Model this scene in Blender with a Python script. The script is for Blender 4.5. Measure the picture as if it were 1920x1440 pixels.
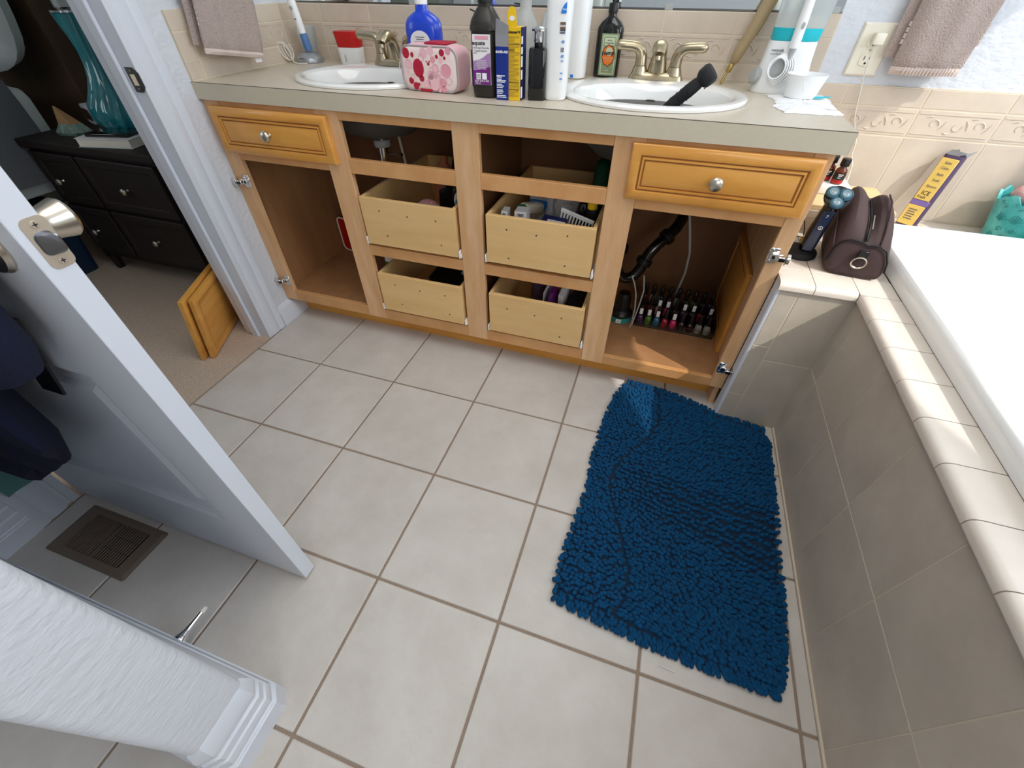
import bpy, bmesh, math, random
from mathutils import Vector, Matrix
V = Vector
rad = math.radians
random.seed(7)
SC = bpy.context.scene
COL = SC.collection
for o in list(bpy.data.objects):
    bpy.data.objects.remove(o)

# ------------------------------------------------------------------ camera, world, sun, window light, exposure
cam_d = bpy.data.cameras.new('camera')
cam = bpy.data.objects.new('camera', cam_d)
COL.objects.link(cam)
cam_d.sensor_fit = 'HORIZONTAL'
cam_d.sensor_width = 36.0
cam_d.lens = 786.7 / 1920 * 36.0
cam_d.clip_start = 0.02
right = V((0.95015, 0.31177, 0.00295))
down = V((0.21925, -0.66141, -0.71726))
fwd = V((-0.22167, 0.68215, -0.69680))
cam.matrix_world = Matrix(((right.x, -down.x, -fwd.x, 1.1293), (right.y, -down.y, -fwd.y, -0.9688),
                           (right.z, -down.z, -fwd.z, 1.1246), (0, 0, 0, 1)))
SC.camera = cam

world = bpy.data.worlds.new('sky')
SC.world = world
world.use_nodes = True
bgn = world.node_tree.nodes['Background']
bgn.inputs[0].default_value = (0.80, 0.89, 1.0, 1)
bgn.inputs[1].default_value = 3.0


def light(name, kind, loc, direction, energy, color, **kw):
    d = bpy.data.lights.new(name, kind)
    d.energy = energy
    d.color = color
    for k, v in kw.items():
        setattr(d, k, v)
    o = bpy.data.objects.new(name, d)
    o.location = loc
    o.rotation_euler = V(direction).to_track_quat('-Z', 'Y').to_euler()
    COL.objects.link(o)
    return o


SUN_DIR = (-1.0, 0.533, -1.285)
light('sun', 'SUN', (4, -2, 4), SUN_DIR, 2.8, (1.0, 0.95, 0.87), angle=rad(0.6))
# daylight of the big window over the tub, then three added fill lights
light('window_daylight', 'AREA', (2.73, -0.27, 1.66), (-1, 0, -0.12), 12.5, (0.84, 0.92, 1.0), shape='RECTANGLE', size=1.45, size_y=1.1)
light('overhead_fill', 'AREA', (0.95, -0.35, 2.40), (0, 0, -1), 13, (1.0, 0.97, 0.93), shape='DISK', size=1.2)  # added soft fill from above, no fixture behind it
light('front_fill', 'AREA', (2.0, -2.55, 1.55), (-.22, 1, -0.1), 19, (1.0, 0.95, 0.87), shape='RECTANGLE', size=1.2, size_y=1.0)  # added fill from behind the camera; wall_front has no window
light('bedroom_fill', 'AREA', (-2.6, -2.0, 1.7), (0.5, 1, -0.35), 13, (0.88, 0.94, 1.0), shape='RECTANGLE', size=1.2, size_y=1.2)  # added fill to lift the dim bedroom, not a real window
SC.view_settings.view_transform = 'Standard'
SC.view_settings.look = 'None'
SC.view_settings.gamma = 1.0
SC.view_settings.use_curve_mapping = False
SC.view_settings.exposure = 0.0
SC.cycles.use_denoising = True
SC.cycles.max_bounces = 10
SC.cycles.diffuse_bounces = 6
SC.cycles.transparent_max_bounces = 12
SC.cycles.sample_clamp_indirect = 6.0

# ------------------------------------------------------------------ materials


def lin(c):
    return tuple(((x / 255) / 12.92 if x / 255 <= .04045 else (((x / 255) + .055) / 1.055) ** 2.4) for x in c)


MATS = {}


def M(name, rgb, rough=.5, metal=0.0, noise=None, bump=None, stretch=(1, 1, 1), vary=0.0, trans=0.0, ior=1.45, coat=0.0, spec=.5,
      rgb2=None, emit=0.0, sheen=0.0, alpha=1.0):
    m = bpy.data.materials.new(name)
    m.use_nodes = True
    nt = m.node_tree
    b = nt.nodes['Principled BSDF']
    c = lin(rgb) + (1,)
    b.inputs['Base Color'].default_value = c
    b.inputs['Roughness'].default_value = rough
    b.inputs['Metallic'].default_value = metal
    b.inputs['IOR'].default_value = ior
    b.inputs['Transmission Weight'].default_value = trans
    b.inputs['Coat Weight'].default_value = coat
    b.inputs['Specular IOR Level'].default_value = spec
    b.inputs['Sheen Weight'].default_value = sheen
    b.inputs['Alpha'].default_value = alpha
    N = nt.nodes.new
    L = nt.links.new
    if noise or bump:
        tc = N('ShaderNodeTexCoord')
        mp = N('ShaderNodeMapping')
        mp.inputs['Scale'].default_value = stretch
        L(tc.outputs['Object'], mp.inputs['Vector'])
        oi = N('ShaderNodeObjectInfo')
        mul = N('ShaderNodeMath')
        mul.operation = 'MULTIPLY'
        mul.inputs[1].default_value = 37.0
        L(oi.outputs['Random'], mul.inputs[0])
        L(mul.outputs[0], mp.inputs['Location'])
    if noise:
        sc, amt = noise
        tx = N('ShaderNodeTexNoise')
        tx.inputs['Scale'].default_value = sc
        tx.inputs['Detail'].default_value = 6
        tx.inputs['Roughness'].default_value = .62
        L(mp.outputs[0], tx.inputs['Vector'])
        mr = N('ShaderNodeMapRange')
        mr.inputs['From Min'].default_value = .3
        mr.inputs['From Max'].default_value = .7
        L(tx.outputs['Fac'], mr.inputs['Value'])
        mx = N('ShaderNodeMix')
        mx.data_type = 'RGBA'
        c2 = lin(rgb2) + (1,) if rgb2 else tuple(x * (1 - amt) for x in c[:3]) + (1,)
        mx.inputs['A'].default_value = c
        mx.inputs['B'].default_value = c2
        L(mr.outputs[0], mx.inputs['Factor'])
        out = mx.outputs['Result']
        if vary:
            hv = N('ShaderNodeHueSaturation')
            ma = N('ShaderNodeMapRange')
            ma.inputs['To Min'].default_value = 1 - vary
            ma.inputs['To Max'].default_value = 1 + vary
            L(oi.outputs['Random'], ma.inputs['Value'])
            L(ma.outputs[0], hv.inputs['Value'])
            L(out, hv.inputs['Color'])
            out = hv.outputs[0]
        L(out, b.inputs['Base Color'])
    if bump:
        sc, st, dist = bump
        tb = N('ShaderNodeTexNoise')
        tb.inputs['Scale'].default_value = sc
        tb.inputs['Detail'].default_value = 4
        L(mp.outputs[0], tb.inputs['Vector'])
        bp = N('ShaderNodeBump')
        bp.inputs['Strength'].default_value = st
        bp.inputs['Distance'].default_value = dist
        L(tb.outputs['Fac'], bp.inputs['Height'])
        L(bp.outputs[0], b.inputs['Normal'])
    if emit:
        b.inputs['Emission Color'].default_value = c
        b.inputs['Emission Strength'].default_value = emit
    MATS[name] = m
    return m


M('paint', (210, 214, 221), .5, bump=(48, .55, .006), stretch=(1, 1, 1.6))
M('paint_smooth', (212, 217, 226), .35)
M('ceiling_paint', (232, 232, 230), .7)
M('floor_tile', (206, 200, 193), .42, noise=(7, .12), rgb2=(192, 185, 177), bump=(34, .42, .005), vary=.025)
M('grout', (150, 132, 115), .9, noise=(60, .12))
M('wall_tile', (212, 198, 180), .35, noise=(9, .12), rgb2=(199, 184, 168), bump=(30, .12, .003), vary=.025)
M('apron_tile', (203, 192, 176), .38, noise=(8, .14), rgb2=(186, 175, 160), bump=(26, .15, .003), vary=.02)
M('cap_tile', (222, 212, 200), .3, noise=(9, .1), rgb2=(211, 200, 188), vary=.015)
M('light_grout', (214, 200, 178), .85)
M('maple', (216, 166, 112), .45, noise=(5, .2), rgb2=(196, 140, 86), stretch=(1.5, 6, 1.2), vary=.03)
M('maple_v', (226, 186, 144), .45, noise=(5, .2), rgb2=(206, 156, 106), stretch=(6, 6, .8), vary=.03)
M('maple_shaded', (128, 88, 56), .6, noise=(4, .2))  # darker maple copy; shade of the cabinet depth put into the colour
M('maple_in', (176, 130, 88), .55, noise=(4, .2), rgb2=(156, 110, 72), stretch=(3, 3, .7))
M('honey', (226, 166, 82), .3, noise=(4, .12), rgb2=(206, 140, 58), stretch=(.8, 5, 5), coat=.2)
M('glaze', (150, 92, 38), .5)
M('birch', (230, 192, 134), .5, noise=(4, .12), rgb2=(219, 178, 118), stretch=(.8, 6, 7), vary=.03)
M('laminate', (205, 194, 176), .32, noise=(50, .05), spec=.5)
M('laminate_edge', (202, 193, 172), .4, noise=(70, .05))
M('seam', (88, 76, 62), .7)
M('porcelain', (240, 240, 238), .08, coat=.5)
M('acrylic_white', (244, 245, 243), .15, coat=.3)
M('nickel', (190, 176, 148), .3, metal=1.0)
M('satin', (200, 192, 178), .28, metal=1.0)
M('chrome', (225, 225, 225), .08, metal=1.0)
M('steel_dark', (120, 118, 116), .3, metal=1.0)
M('bolt_steel', (128, 130, 136), .22, metal=.9)
M('plate_tan', (190, 176, 158), .42, metal=.55)
M('black', (14, 14, 15), .35)
M('black_gloss', (10, 10, 11), .1, coat=.4)
M('black_rubber', (24, 25, 29), .65)
M('white_plastic', (238, 240, 240), .3)
M('cream_plastic', (234, 228, 212), .35)
M('mirror', (236, 242, 238), .01, metal=1.0)
M('rug_blue', (4, 74, 118), .95, noise=(60, .3), rgb2=(2, 54, 92), sheen=.04, spec=.2)
M('rug_back', (3, 34, 58), .95)
M('terry', (190, 172, 164), .95, noise=(300, .12), bump=(260, 1.0, .007), sheen=.2)
M('terry_band', (204, 188, 180), .9)
M('navy', (15, 20, 48), .95, noise=(200, .2), bump=(350, .5, .003))
M('carpet', (214, 194, 174), .98, noise=(160, .25), rgb2=(186, 166, 148), bump=(300, .8, .006))
M('dark_wood', (32, 20, 15), .62, noise=(5, .3), stretch=(1, 8, 8))
M('head_wood', (92, 68, 48), .5, noise=(5, .3), stretch=(8, 8, 1))
M('bed_wall', (196, 202, 198), .8)
M('blanket', (96, 100, 104), .95, noise=(120, .2), bump=(200, .4, .003))
M('linen', (206, 214, 212), .85, noise=(12, .06))
M('aqua_glass', (70, 190, 200), .06, trans=.55, coat=.6, noise=(6, .3), rgb2=(36, 140, 155), stretch=(3, 3, .4))
M('bin_blue', (12, 40, 66), .6)
M('paper', (232, 226, 210), .8)
M('tissue', (242, 242, 244), .9, noise=(200, .04), bump=(160, .4, .002))
M('vent_brown', (120, 104, 90), .5)
M('damper_brown', (84, 72, 62), .7)
M('vent_black', (12, 12, 12), .8)
M('brown_bag', (66, 48, 48), .75, noise=(300, .15), bump=(500, .2, .001))
M('teal', (28, 190, 205), .4)
M('teal_glaze', (84, 190, 184), .18, coat=.6, noise=(18, .3), rgb2=(44, 148, 148))
M('teal_dark', (50, 142, 140), .25)
M('pink_fluff', (226, 176, 176), .98, noise=(50, .2), bump=(150, .6, .005))
M('clear', (240, 246, 246), .04, trans=1.0, ior=1.25)
M('frost', (226, 232, 232), .25, trans=.55, ior=1.3)
M('amber', (112, 44, 14), .1, trans=.5, coat=.4)
M('red_liquid', (168, 34, 30), .2)
M('blue_bottle', (24, 66, 200), .25, coat=.3)
M('brush_blue', (84, 122, 176), .3)
M('red_cap', (190, 22, 22), .35)
M('hp_bottle', (38, 35, 30), .4)
M('purple', (110, 30, 120), .5)
M('lilac', (168, 128, 178), .5)
M('label_white', (232, 230, 232), .5)
M('bandaid_blue', (16, 44, 132), .45)
M('navy_print', (28, 30, 86), .5)
M('yellow_box', (240, 196, 22), .45)
M('ink', (30, 28, 34), .7)
M('ink_soft', (96, 92, 100), .7)
M('white_ink', (240, 240, 244), .6)
M('silver_foil', (178, 178, 182), .35, metal=.7)
M('sky_blue', (40, 128, 220), .4)
M('brown_print', (112, 92, 66), .5)
M('pink_base', (236, 218, 214), .7, bump=(400, .15, .001))
M('pink_mid', (228, 158, 174), .65)
M('pink_pale', (238, 190, 198), .65)
M('crimson', (176, 18, 54), .6)
M('grey_piping', (168, 160, 164), .5)
M('hemp_green', (136, 152, 116), .5)
M('hemp_pale', (196, 204, 174), .5)
M('orange', (236, 120, 32), .5)
M('tan', (168, 146, 110), .4)
M('brass', (184, 160, 96), .3, metal=.9)
M('grey_plastic', (168, 171, 170), .4)
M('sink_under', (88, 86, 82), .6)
M('silver_plastic', (160, 164, 168), .3, metal=.5)
M('cable_white', (230, 226, 214), .5)
M('bamboo', (226, 196, 146), .5, noise=(6, .12), stretch=(1, 8, 8))
M('pale_wood', (236, 222, 190), .5)
M('paper_yellow', (232, 198, 106), .55)
M('violet', (128, 106, 172), .5)
M('plum', (84, 66, 96), .5)
M('yellow', (244, 196, 20), .4)
M('rotor_grey', (150, 166, 172), .35, metal=.6)
M('navy_plastic', (28, 44, 78), .25, coat=.3)
M('steel_blue', (74, 112, 128), .28, metal=.8)
M('stone_green', (150, 176, 160), .6, noise=(60, .5), rgb2=(70, 90, 80))
M('stone_orange', (170, 130, 84), .6, noise=(20, .3))
M('green_plastic', (20, 130, 70), .4)
M('dark_green', (10, 84, 52), .6)
M('peach', (196, 120, 84), .6)
M('maroon', (70, 22, 22), .6)
M('red_stripe', (180, 40, 52), .8, noise=(140, .7), rgb2=(220, 200, 200))
M('teal_label', (60, 160, 170), .5)
M('grey_box', (196, 194, 196), .6)
M('polish_red', (150, 14, 44), .15, coat=.6)
M('polish_purple', (70, 34, 84), .15, coat=.6)
M('polish_green', (70, 110, 40), .15, coat=.6)
M('polish_blue', (30, 96, 130), .15, coat=.6)
M('polish_pink', (196, 30, 90), .15, coat=.6)
M('polish_dark', (40, 14, 24), .15, coat=.6)
M('polish_nude', (190, 160, 140), .15, coat=.6)
M('polish_clear', (190, 186, 170), .1, trans=.5)
M('green_cloth', (92, 134, 130), .9)


# ------------------------------------------------------------------ geometry helpers
class G:
    def __init__(s):
        s.v = []
        s.f = []

    def add(s, vs, fs, mx=None):
        n = len(s.v)
        s.v += [(mx @ V(p)) if mx else V(p) for p in vs]
        s.f += [tuple(n + i for i in f) for f in fs]
        return s

    def box(s, x0, x1, y0, y1, z0, z1, b=0.0, mx=None):
        if b <= 0:
            vs = [(x, y, z) for x in (x0, x1) for y in (y0, y1) for z in (z0, z1)]
            fs = [(0, 1, 3, 2), (4, 6, 7, 5), (0, 4, 5, 1), (2, 3, 7, 6), (0, 2, 6, 4), (1, 5, 7, 3)]
            return s.add(vs, fs, mx)
        bm = bmesh.new()
        bmesh.ops.create_cube(bm, size=1.0)
        for v in bm.verts:
            v.co = V(((x0 + x1) / 2 + v.co.x * (x1 - x0), (y0 + y1) / 2 + v.co.y * (y1 - y0), (z0 + z1) / 2 + v.co.z * (z1 - z0)))
        bmesh.ops.bevel(bm, geom=list(bm.edges), offset=b, segments=1 if b < .003 else 2, affect='EDGES', profile=.5)
        bm.verts.index_update()
        s.add([v.co.copy() for v in bm.verts], [[v.index for v in f.verts] for f in bm.faces], mx)
        bm.free()
        return s

    def loft(s, rings, closed=True, cap0=True, cap1=True, mx=None):
        n = len(rings[0])
        vs = [p for r in rings for p in r]
        fs = []
        for i in range(len(rings) - 1):
            for j in range(n if closed else n - 1):
                k = (j + 1) % n
                fs.append((i * n + j, i * n + k, (i + 1) * n + k, (i + 1) * n + j))
        if cap0:
            fs.append(tuple(reversed(range(n))))
        if cap1:
            fs.append(tuple((len(rings) - 1) * n + j for j in range(n)))
        return s.add(vs, fs, mx)

    def lathe(s, prof, c=(0, 0, 0), n=20, sx=1, sy=1, cap0=True, cap1=True, mx=None):
        rings = [[(c[0] + r * sx * math.cos(2 * math.pi * k / n), c[1] + r * sy * math.sin(2 * math.pi * k / n), c[2] + z) for k in range(n)]
                 for r, z in prof]
        return s.loft(rings, True, cap0, cap1, mx)

    def tube(s, pts, r, n=8, closed=False, mx=None):
        pts = [V(p) for p in pts]
        m = len(pts)
        rr = r if isinstance(r, (list, tuple)) else [r] * m
        rings = []
        up = None
        for i in range(m):
            a = pts[(i - 1) % m] if (closed or i > 0) else pts[i]
            b = pts[(i + 1) % m] if (closed or i < m - 1) else pts[i]
            t = (b - a).normalized()
            if up is None:
                up = t.orthogonal().normalized()
            else:
                up = (up - t * up.dot(t))
                up = up.normalized() if up.length > 1e-6 else t.orthogonal().normalized()
            w = t.cross(up)
            rings.append([pts[i] + (up * math.cos(2 * math.pi * k / n) + w * math.sin(2 * math.pi * k / n)) * rr[i] for k in range(n)])
        if closed:
            rings.append(rings[0])
            return s.loft(rings, True, False, False, mx)
        return s.loft(rings, True, True, True, mx)

    def prism(s, poly, z0, z1, mx=None):
        return s.loft([[(x, y, z0) for x, y in poly], [(x, y, z1) for x, y in poly]], mx=mx)

    def build(s, name, mat, parent=None, smooth=True, loc=None):
        me = bpy.data.meshes.new(name)
        me.from_pydata([tuple(p) for p in s.v], [], s.f)
        bm = bmesh.new()
        bm.from_mesh(me)
        bmesh.ops.recalc_face_normals(bm, faces=list(bm.faces))
        bm.to_mesh(me)
        bm.free()
        if smooth:
            me.polygons.foreach_set('use_smooth', [True] * len(me.polygons))
            me.set_sharp_from_angle(angle=rad(38))
        me.materials.append(MATS[mat])
        return obj(name, me, parent, loc)


def obj(name, me, parent=None, loc=None):
    o = bpy.data.objects.new(name, me)
    COL.objects.link(o)
    if parent:
        o.parent = parent
    if loc:
        o.location = loc
    return o


def tag(o, label=None, cat=None, group=None, kind=None):
    if label:
        o['label'] = label
    if cat:
        o['category'] = cat
    if group:
        o['group'] = group
    if kind:
        o['kind'] = kind
    return o


def thing(name, label, cat, loc=(0, 0, 0), rz=0.0, group=None, rot=None):
    o = bpy.data.objects.new(name, None)
    o.empty_display_size = .05
    COL.objects.link(o)
    o.location = loc
    o.rotation_euler = rot if rot else (0, 0, rz)
    return tag(o, label, cat, group)


def copy_tree(o, parent=None):
    c = o.copy()
    COL.objects.link(c)
    c.parent = parent
    for ch in [x for x in bpy.data.objects if x.parent == o]:
        copy_tree(ch, c)
    return c


def struct(o, label=None):
    o['kind'] = 'structure'
    if label:
        o['label'] = label
    return o


def rect_rings(x0, x1, z0, z1, prof):
    return [[(x0 + i, y, z0 + i), (x1 - i, y, z0 + i), (x1 - i, y, z1 - i), (x0 + i, y, z1 - i)] for i, y in prof]


def sup(hw, hd, z, e=3.0, n=24, cx=0, cy=0):
    r = []
    for k in range(n):
        t = 2 * math.pi * k / n
        c, s_ = math.cos(t), math.sin(t)
        r.append((cx + hw * math.copysign(abs(c) ** (2 / e), c), cy + hd * math.copysign(abs(s_) ** (2 / e), s_), z))
    return r


def rrect(x0, x1, y0, y1, r, z, n=5):
    pts = []
    for cx, cy, a0 in ((x1 - r, y1 - r, 0), (x0 + r, y1 - r, 90), (x0 + r, y0 + r, 180), (x1 - r, y0 + r, 270)):
        for k in range(n + 1):
            a = rad(a0 + 90 * k / n)
            pts.append((cx + r * math.cos(a), cy + r * math.sin(a), z))
    return pts


FACE_Y = Matrix.Rotation(rad(90), 4, 'X')      # a drawing in the XY plane turned to face -y


def text(name, s, size, mx, mat, parent, ext=.0003, align='CENTER', sx=1.0, bold=0.0):
    cu = bpy.data.curves.new(name, 'FONT')
    cu.body = s
    cu.size = size
    cu.align_x = align
    cu.align_y = 'CENTER'
    cu.extrude = ext
    cu.offset = bold
    cu.resolution_u = 2
    t = bpy.data.objects.new(name, cu)
    me = bpy.data.meshes.new_from_object(t)
    bpy.data.objects.remove(t)
    bpy.data.curves.remove(cu)
    me.transform(mx @ Matrix.Diagonal((sx, 1, 1, 1)))
    me.materials.clear()
    me.materials.append(MATS[mat])
    return obj(name, me, parent)


def disc(g, cx, cz, r, y, n=16, sx=1, t=.0006):
    """a thin round patch standing on a plane facing -y"""
    g.loft([[(cx + r * sx * math.cos(2 * math.pi * k / n), yy, cz + r * math.sin(2 * math.pi * k / n)) for k in range(n)] for yy in (y + t, y)])


def at(x, y, z):
    return Matrix.Translation((x, y, z))


BX = lambda *a, **k: G().box(*a, **k)

# ------------------------------------------------------------------ room shell
floor = struct(BX(-.31, 2.76, -2.6, .80, -.08, -.003).build('floor', 'grout', smooth=False))
_tc = {}


def tile(parent, name, mat, x0, x1, y0, y1, z0, z1, b=.0016):
    k = (mat, name, round(x1 - x0, 4), round(y1 - y0, 4), round(z1 - z0, 4))
    a, c, d = (x1 - x0) / 2, (y1 - y0) / 2, (z1 - z0) / 2
    loc = ((x0 + x1) / 2, (y0 + y1) / 2, (z0 + z1) / 2)
    if k in _tc:
        return obj(name, _tc[k], parent, loc)
    o = BX(-a, a, -c, c, -d, d, b).build(name, mat, parent, False, loc)
    _tc[k] = o.data
    return o


T = .333
for i in range(-1, 6):
    for j in range(-6, 1):
        x0, x1 = max(i * T, -.308) + .0032, min((i + 1) * T, 1.701) - .0032
        y0, y1 = j * T + .0032, min((j + 1) * T, .332) - .0032
        if x1 - x0 < .012:
            continue
        dz = random.uniform(-.0004, .0004)
        tile(floor, 'floor_tile', 'floor_tile', x0, x1, y0, y1, -.009 + dz, dz, .0018)

WL, WB = -.323, .7925                           # left wall face, back wall face
struct(BX(-.45, 2.95, WB, WB + .12, 0, 2.45).build('wall_back', 'paint', smooth=False))
wall_back = bpy.data.objects['wall_back']
g = G().box(-.435, WL, .097, WB, 0, 2.45).box(-.435, WL, -2.72, -.757, 0, 2.45).box(-.435, WL, -.757, .097, 2.06, 2.45)
wall_left = struct(g.build('wall_left', 'paint', smooth=False))
g = G().box(2.75, 2.87, -2.72, -1.05, 0, 2.45).box(2.75, 2.87, .48, WB, 0, 2.45).box(2.75, 2.87, -1.05, .48, 0, 1.10)
# window head slopes down, a shape added to trim the sun patch on the floor
g.loft([[(x, y, z) for y, z in ((-1.05, 1.82), (-.56, 2.30), (.48, 2.30), (.48, 2.45), (-1.05, 2.45))] for x in (2.75, 2.87)])
struct(g.build('wall_right', 'paint', smooth=False))
g = G()
for a in ((-1.05, -1.01, 1.10, 1.75), (.44, .48, 1.10, 2.30), (-1.01, .44, 1.10, 1.14), (-.50, .44, 2.26, 2.30)):
    g.box(2.79, 2.84, *a)
struct(g.build('window_1', 'paint_smooth', smooth=False))
struct(BX(-.435, 2.87, -2.72, -2.6, 0, 2.45).build('wall_front', 'paint', smooth=False))
struct(BX(-.45, 2.95, -2.72, .92, 2.45, 2.55).build('ceiling', 'ceiling_paint', smooth=False))
# the stub wall beside the photographer, with rounded corners
rings = [rrect(WL, .600, -1.072, -.958, .016, z) for z in (0, 2.45)]
stub = struct(G().loft(rings).build('wall_stub', 'paint'))


def run_profile(path, prof, left=True):
    """sweep (outward, z) profile along a floor path; outward is to the left of travel"""
    n = len(path)
    rings = []
    for i in range(n):
        ns = []
        for a, b in ((i - 1, i), (i, i + 1)):
            if 0 <= a and b < n:
                d = (V(path[b]) - V(path[a])).normalized()
                ns.append(V((-d.y, d.x)) if left else V((d.y, -d.x)))
        m = ns[0] if len(ns) == 1 else (ns[0] + ns[1]) / (1 + ns[0].dot(ns[1]))
        rings.append([(path[i][0] + m.x * o, path[i][1] + m.y * o, z) for o, z in prof])
    return G().loft(rings, True, True, True)


BASE = [(0, 0), (.0205, 0), (.0205, .052), (.0170, .055), (.0190, .060), (.0155, .064), (.0170, .068), (.0135, .080), (.0135, .085), (.0100, .089), (.0105, .112), (.0055, .117), (.0090, .126), (.0095, .144), (.0050, .162), (.003, .172), (0, .178)]
BASE_LOW = [(0, 0), (.020, 0), (.020, .055), (.015, .066), (.015, .072), (.008, .082), (0, .088)]
CASE = [(0, 0), (.012, 0), (.012, .004), (.010, .008), (.012, .014), (.016, .020), (.016, .050), (.013, .056), (.018, .066), (.018, .083), (0, .083)]
struct(run_profile([(WL + .019, -.958), (.587, -.958), (.600, -.971), (.600, -1.059), (.587, -1.072), (WL, -1.072)], BASE).build('baseboard_stub', 'paint_smooth'))
struct(run_profile([(WL, -.840), (WL, -.957)], BASE).build('baseboard_left', 'paint_smooth'))
struct(run_profile([(WL, .3225), (WL, .168)], BASE_LOW).build('baseboard_vanity', 'paint_smooth'))


def casing(name, y0, sgn, z1=2.06):
    rings = [[(WL + o, y0 + sgn * t, z) for o, t in CASE] for z in (0, z1)]
    return struct(G().loft(rings).build(name, 'paint_smooth'))


casing('trim_1', .083, 1)
casing('trim_2', -.757, -1)
# door lining, stop strip and strike plate
jamb = struct(BX(-.432, -.309, .075, .0965, 0, 2.05, .001).build('trim_3', 'paint_smooth', smooth=False))
BX(-.392, -.358, .063, .0745, 0, 2.04, .002).build('stop', 'paint_smooth', jamb, False)
struct(BX(-.432, -.309, -.7565, -.736, 0, 2.05, .001).build('trim_4', 'paint_smooth', smooth=False))
st = thing('strike_plate', 'dark metal strike plate with a hole on the door jamb', 'strike plate', (-.325, .074, .912))
g = G()
pts = [(-.022, -.029), (.006, -.029), (.020, -.016), (.020, .016), (.006, .029), (-.022, .029)]
g.loft([[(x, y, z) for x, z in pts] for y in (.0005, -.0018)])
g.build('plate', 'steel_dark', st, False)
g = G()
g.box(-.013, .003, -.0024, -.0016, -.013, .013)
g.build('latch_hole', 'pale_wood', st, False)
g = G()
for z in (-.021, .021):
    g.lathe([(.0035, 0), (.0035, .001)], n=10, mx=at(-.006, -.0018, z) @ FACE_Y)
g.build('screws', 'satin', st)['kind'] = 'stuff'

# tiled splashes: back wall behind the counter, back wall over the tub, left wall
swirl = None


def relief(parent, axis, w):
    """raised scrollwork of the decorated row"""
    global swirl
    if swirl is None:
        g = G()
        for cx, s in ((-.052, 1), (.008, -1), (.060, 1)):
            p = []
            for k in range(15):
                a = k / 14 * 4.6
                r = .017 * (1 - k / 17)
                p.append((cx + r * math.cos(a) * .95, 0, s * r * math.sin(a)))
            g.tube(p, [.0022 - .0001 * k for k in range(15)], 5)
            g.tube([(cx + .018, 0, s * -.014), (cx + .026, 0, s * -.004), (cx + .030, 0, s * .010)], [.001, .0024, .001], 5)
            g.tube([(cx - .024, 0, s * .018), (cx - .016, 0, s * .021), (cx - .008, 0, s * .020)], [.001, .0022, .001], 5)
        g.tube([(-w / 2 + .006, 0, .026), (w / 2 - .006, 0, .026)], .0013, 4)
        g.tube([(-w / 2 + .006, 0, -.026), (w / 2 - .006, 0, -.026)], .0013, 4)
        o = g.build('relief', 'wall_tile', parent)
        swirl = o.data
    else:
        o = obj('relief', swirl, parent)
    if axis == 'y':
        o.location = (0, -.004, 0)
    else:
        o.location = (.004, 0, 0)
        o.rotation_euler = (0, 0, rad(90))


def wall_tiles(parent, axis, lo, hi, seams, rows, face, deco=None, gap=.0022):
    cuts = [lo] + [s for s in seams if lo + .01 < s < hi - .01] + [hi]
    for a, b in zip(cuts, cuts[1:]):
        for ri, (z0, z1) in enumerate(rows):
            d = (a + gap / 2, b - gap / 2)
            if axis == 'y':
                t = tile(parent, 'wall_tile', 'wall_tile', *d, face - .008, face - .0005, z0 + gap / 2, z1 - gap / 2)
            else:
                t = tile(parent, 'wall_tile', 'wall_tile', face + .0005, face + .008, *d, z0 + gap / 2, z1 - gap / 2)
            if ri == deco and b - a > .18:
                relief(t, axis, .205)


rows_l = [(.887, .932), (.932, 1.000), (1.000, 1.053)]
BX(-.315, 1.516, WB - .0082, WB - .0002, .885, 1.053).build('grout_bed', 'light_grout', wall_back, False)
wall_tiles(wall_back, 'y', -.314, 1.516, [1.0443 + .2065 * k for k in range(-7, 3)], rows_l, WB - .001, 1)
BX(1.516, 2.75, WB - .0082, WB - .0002, .530, .8975).build('grout_bed', 'light_grout', wall_back, False)
rows_r = [(.540, .775), (.775, .848), (.848, .897)]
wall_tiles(wall_back, 'y', 1.517, 2.749, [1.6115 + .2087 * k for k in range(6)], rows_r, WB - .001, 1)
BX(WL + .0002, WL + .0082, .2405, .784, .885, 1.053).build('grout_bed', 'light_grout', wall_left, False)
wall_tiles(wall_left, 'x', .2395, .784, [.296 + .2053 * k for k in range(4)], [(.887, .936), (.936, 1.005), (1.005, 1.054)], WL + .001, 1)

# ------------------------------------------------------------------ tub surround and tub
g = G().box(1.7013, 1.780, -2.6, .2076, 0, .526).box(1.5145, 1.780, .2076, .79, 0, .526).box(1.780, 2.748, .612, .79, 0, .526).box(2.68, 2.748, -2.6, .61, 0, .526)
sur = struct(g.build('tub_surround', 'light_grout', smooth=False))
cuts = [.206] + [.1485 - .2085 * k for k in range(14)]
for b, a in zip(cuts, cuts[1:]):
    if a < -2.5:
        break
    for z0, z1 in ((.010, .2735), (.2735, .5255)):
        tile(sur, 'apron_tile', 'apron_tile', 1.700, 1.708, a + .0012, b - .0012, z0 + .0012, z1 - .0012, .001)
BX(1.697, 1.708, -2.6, .206, -.002, .0085, .002).build('caulk', 'light_grout', sur, False)
for x0, x1, zs in ((1.5632, 1.6995, (.001, .2775, .5255)), (1.515, 1.5615, (.001, .1215, .3265, .5255))):
    for z0, z1 in zip(zs, zs[1:]):
        tile(sur, 'apron_tile', 'apron_tile', x0 + .001, x1 - .001, .2065, .2142, z0 + .0012, z1 - .0012, .001)
g = G()
rings = [[(1.5145 + .0005, .2065, z), (1.509, .2070, z), (1.506, .2100, z), (1.5055, .216, z), (1.5055, .252, z), (1.5145, .252, z)] for z in (0.0, .5255)]
g.loft(rings).build('corner_bead', 'paint_smooth', sur)
NOSE = [(.091, .527), (.091, .5395), (.016, .5395), (.008, .5380), (.0025, .5345), (0, .529), (0, .519), (.007, .519), (.007, .527)]


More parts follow.
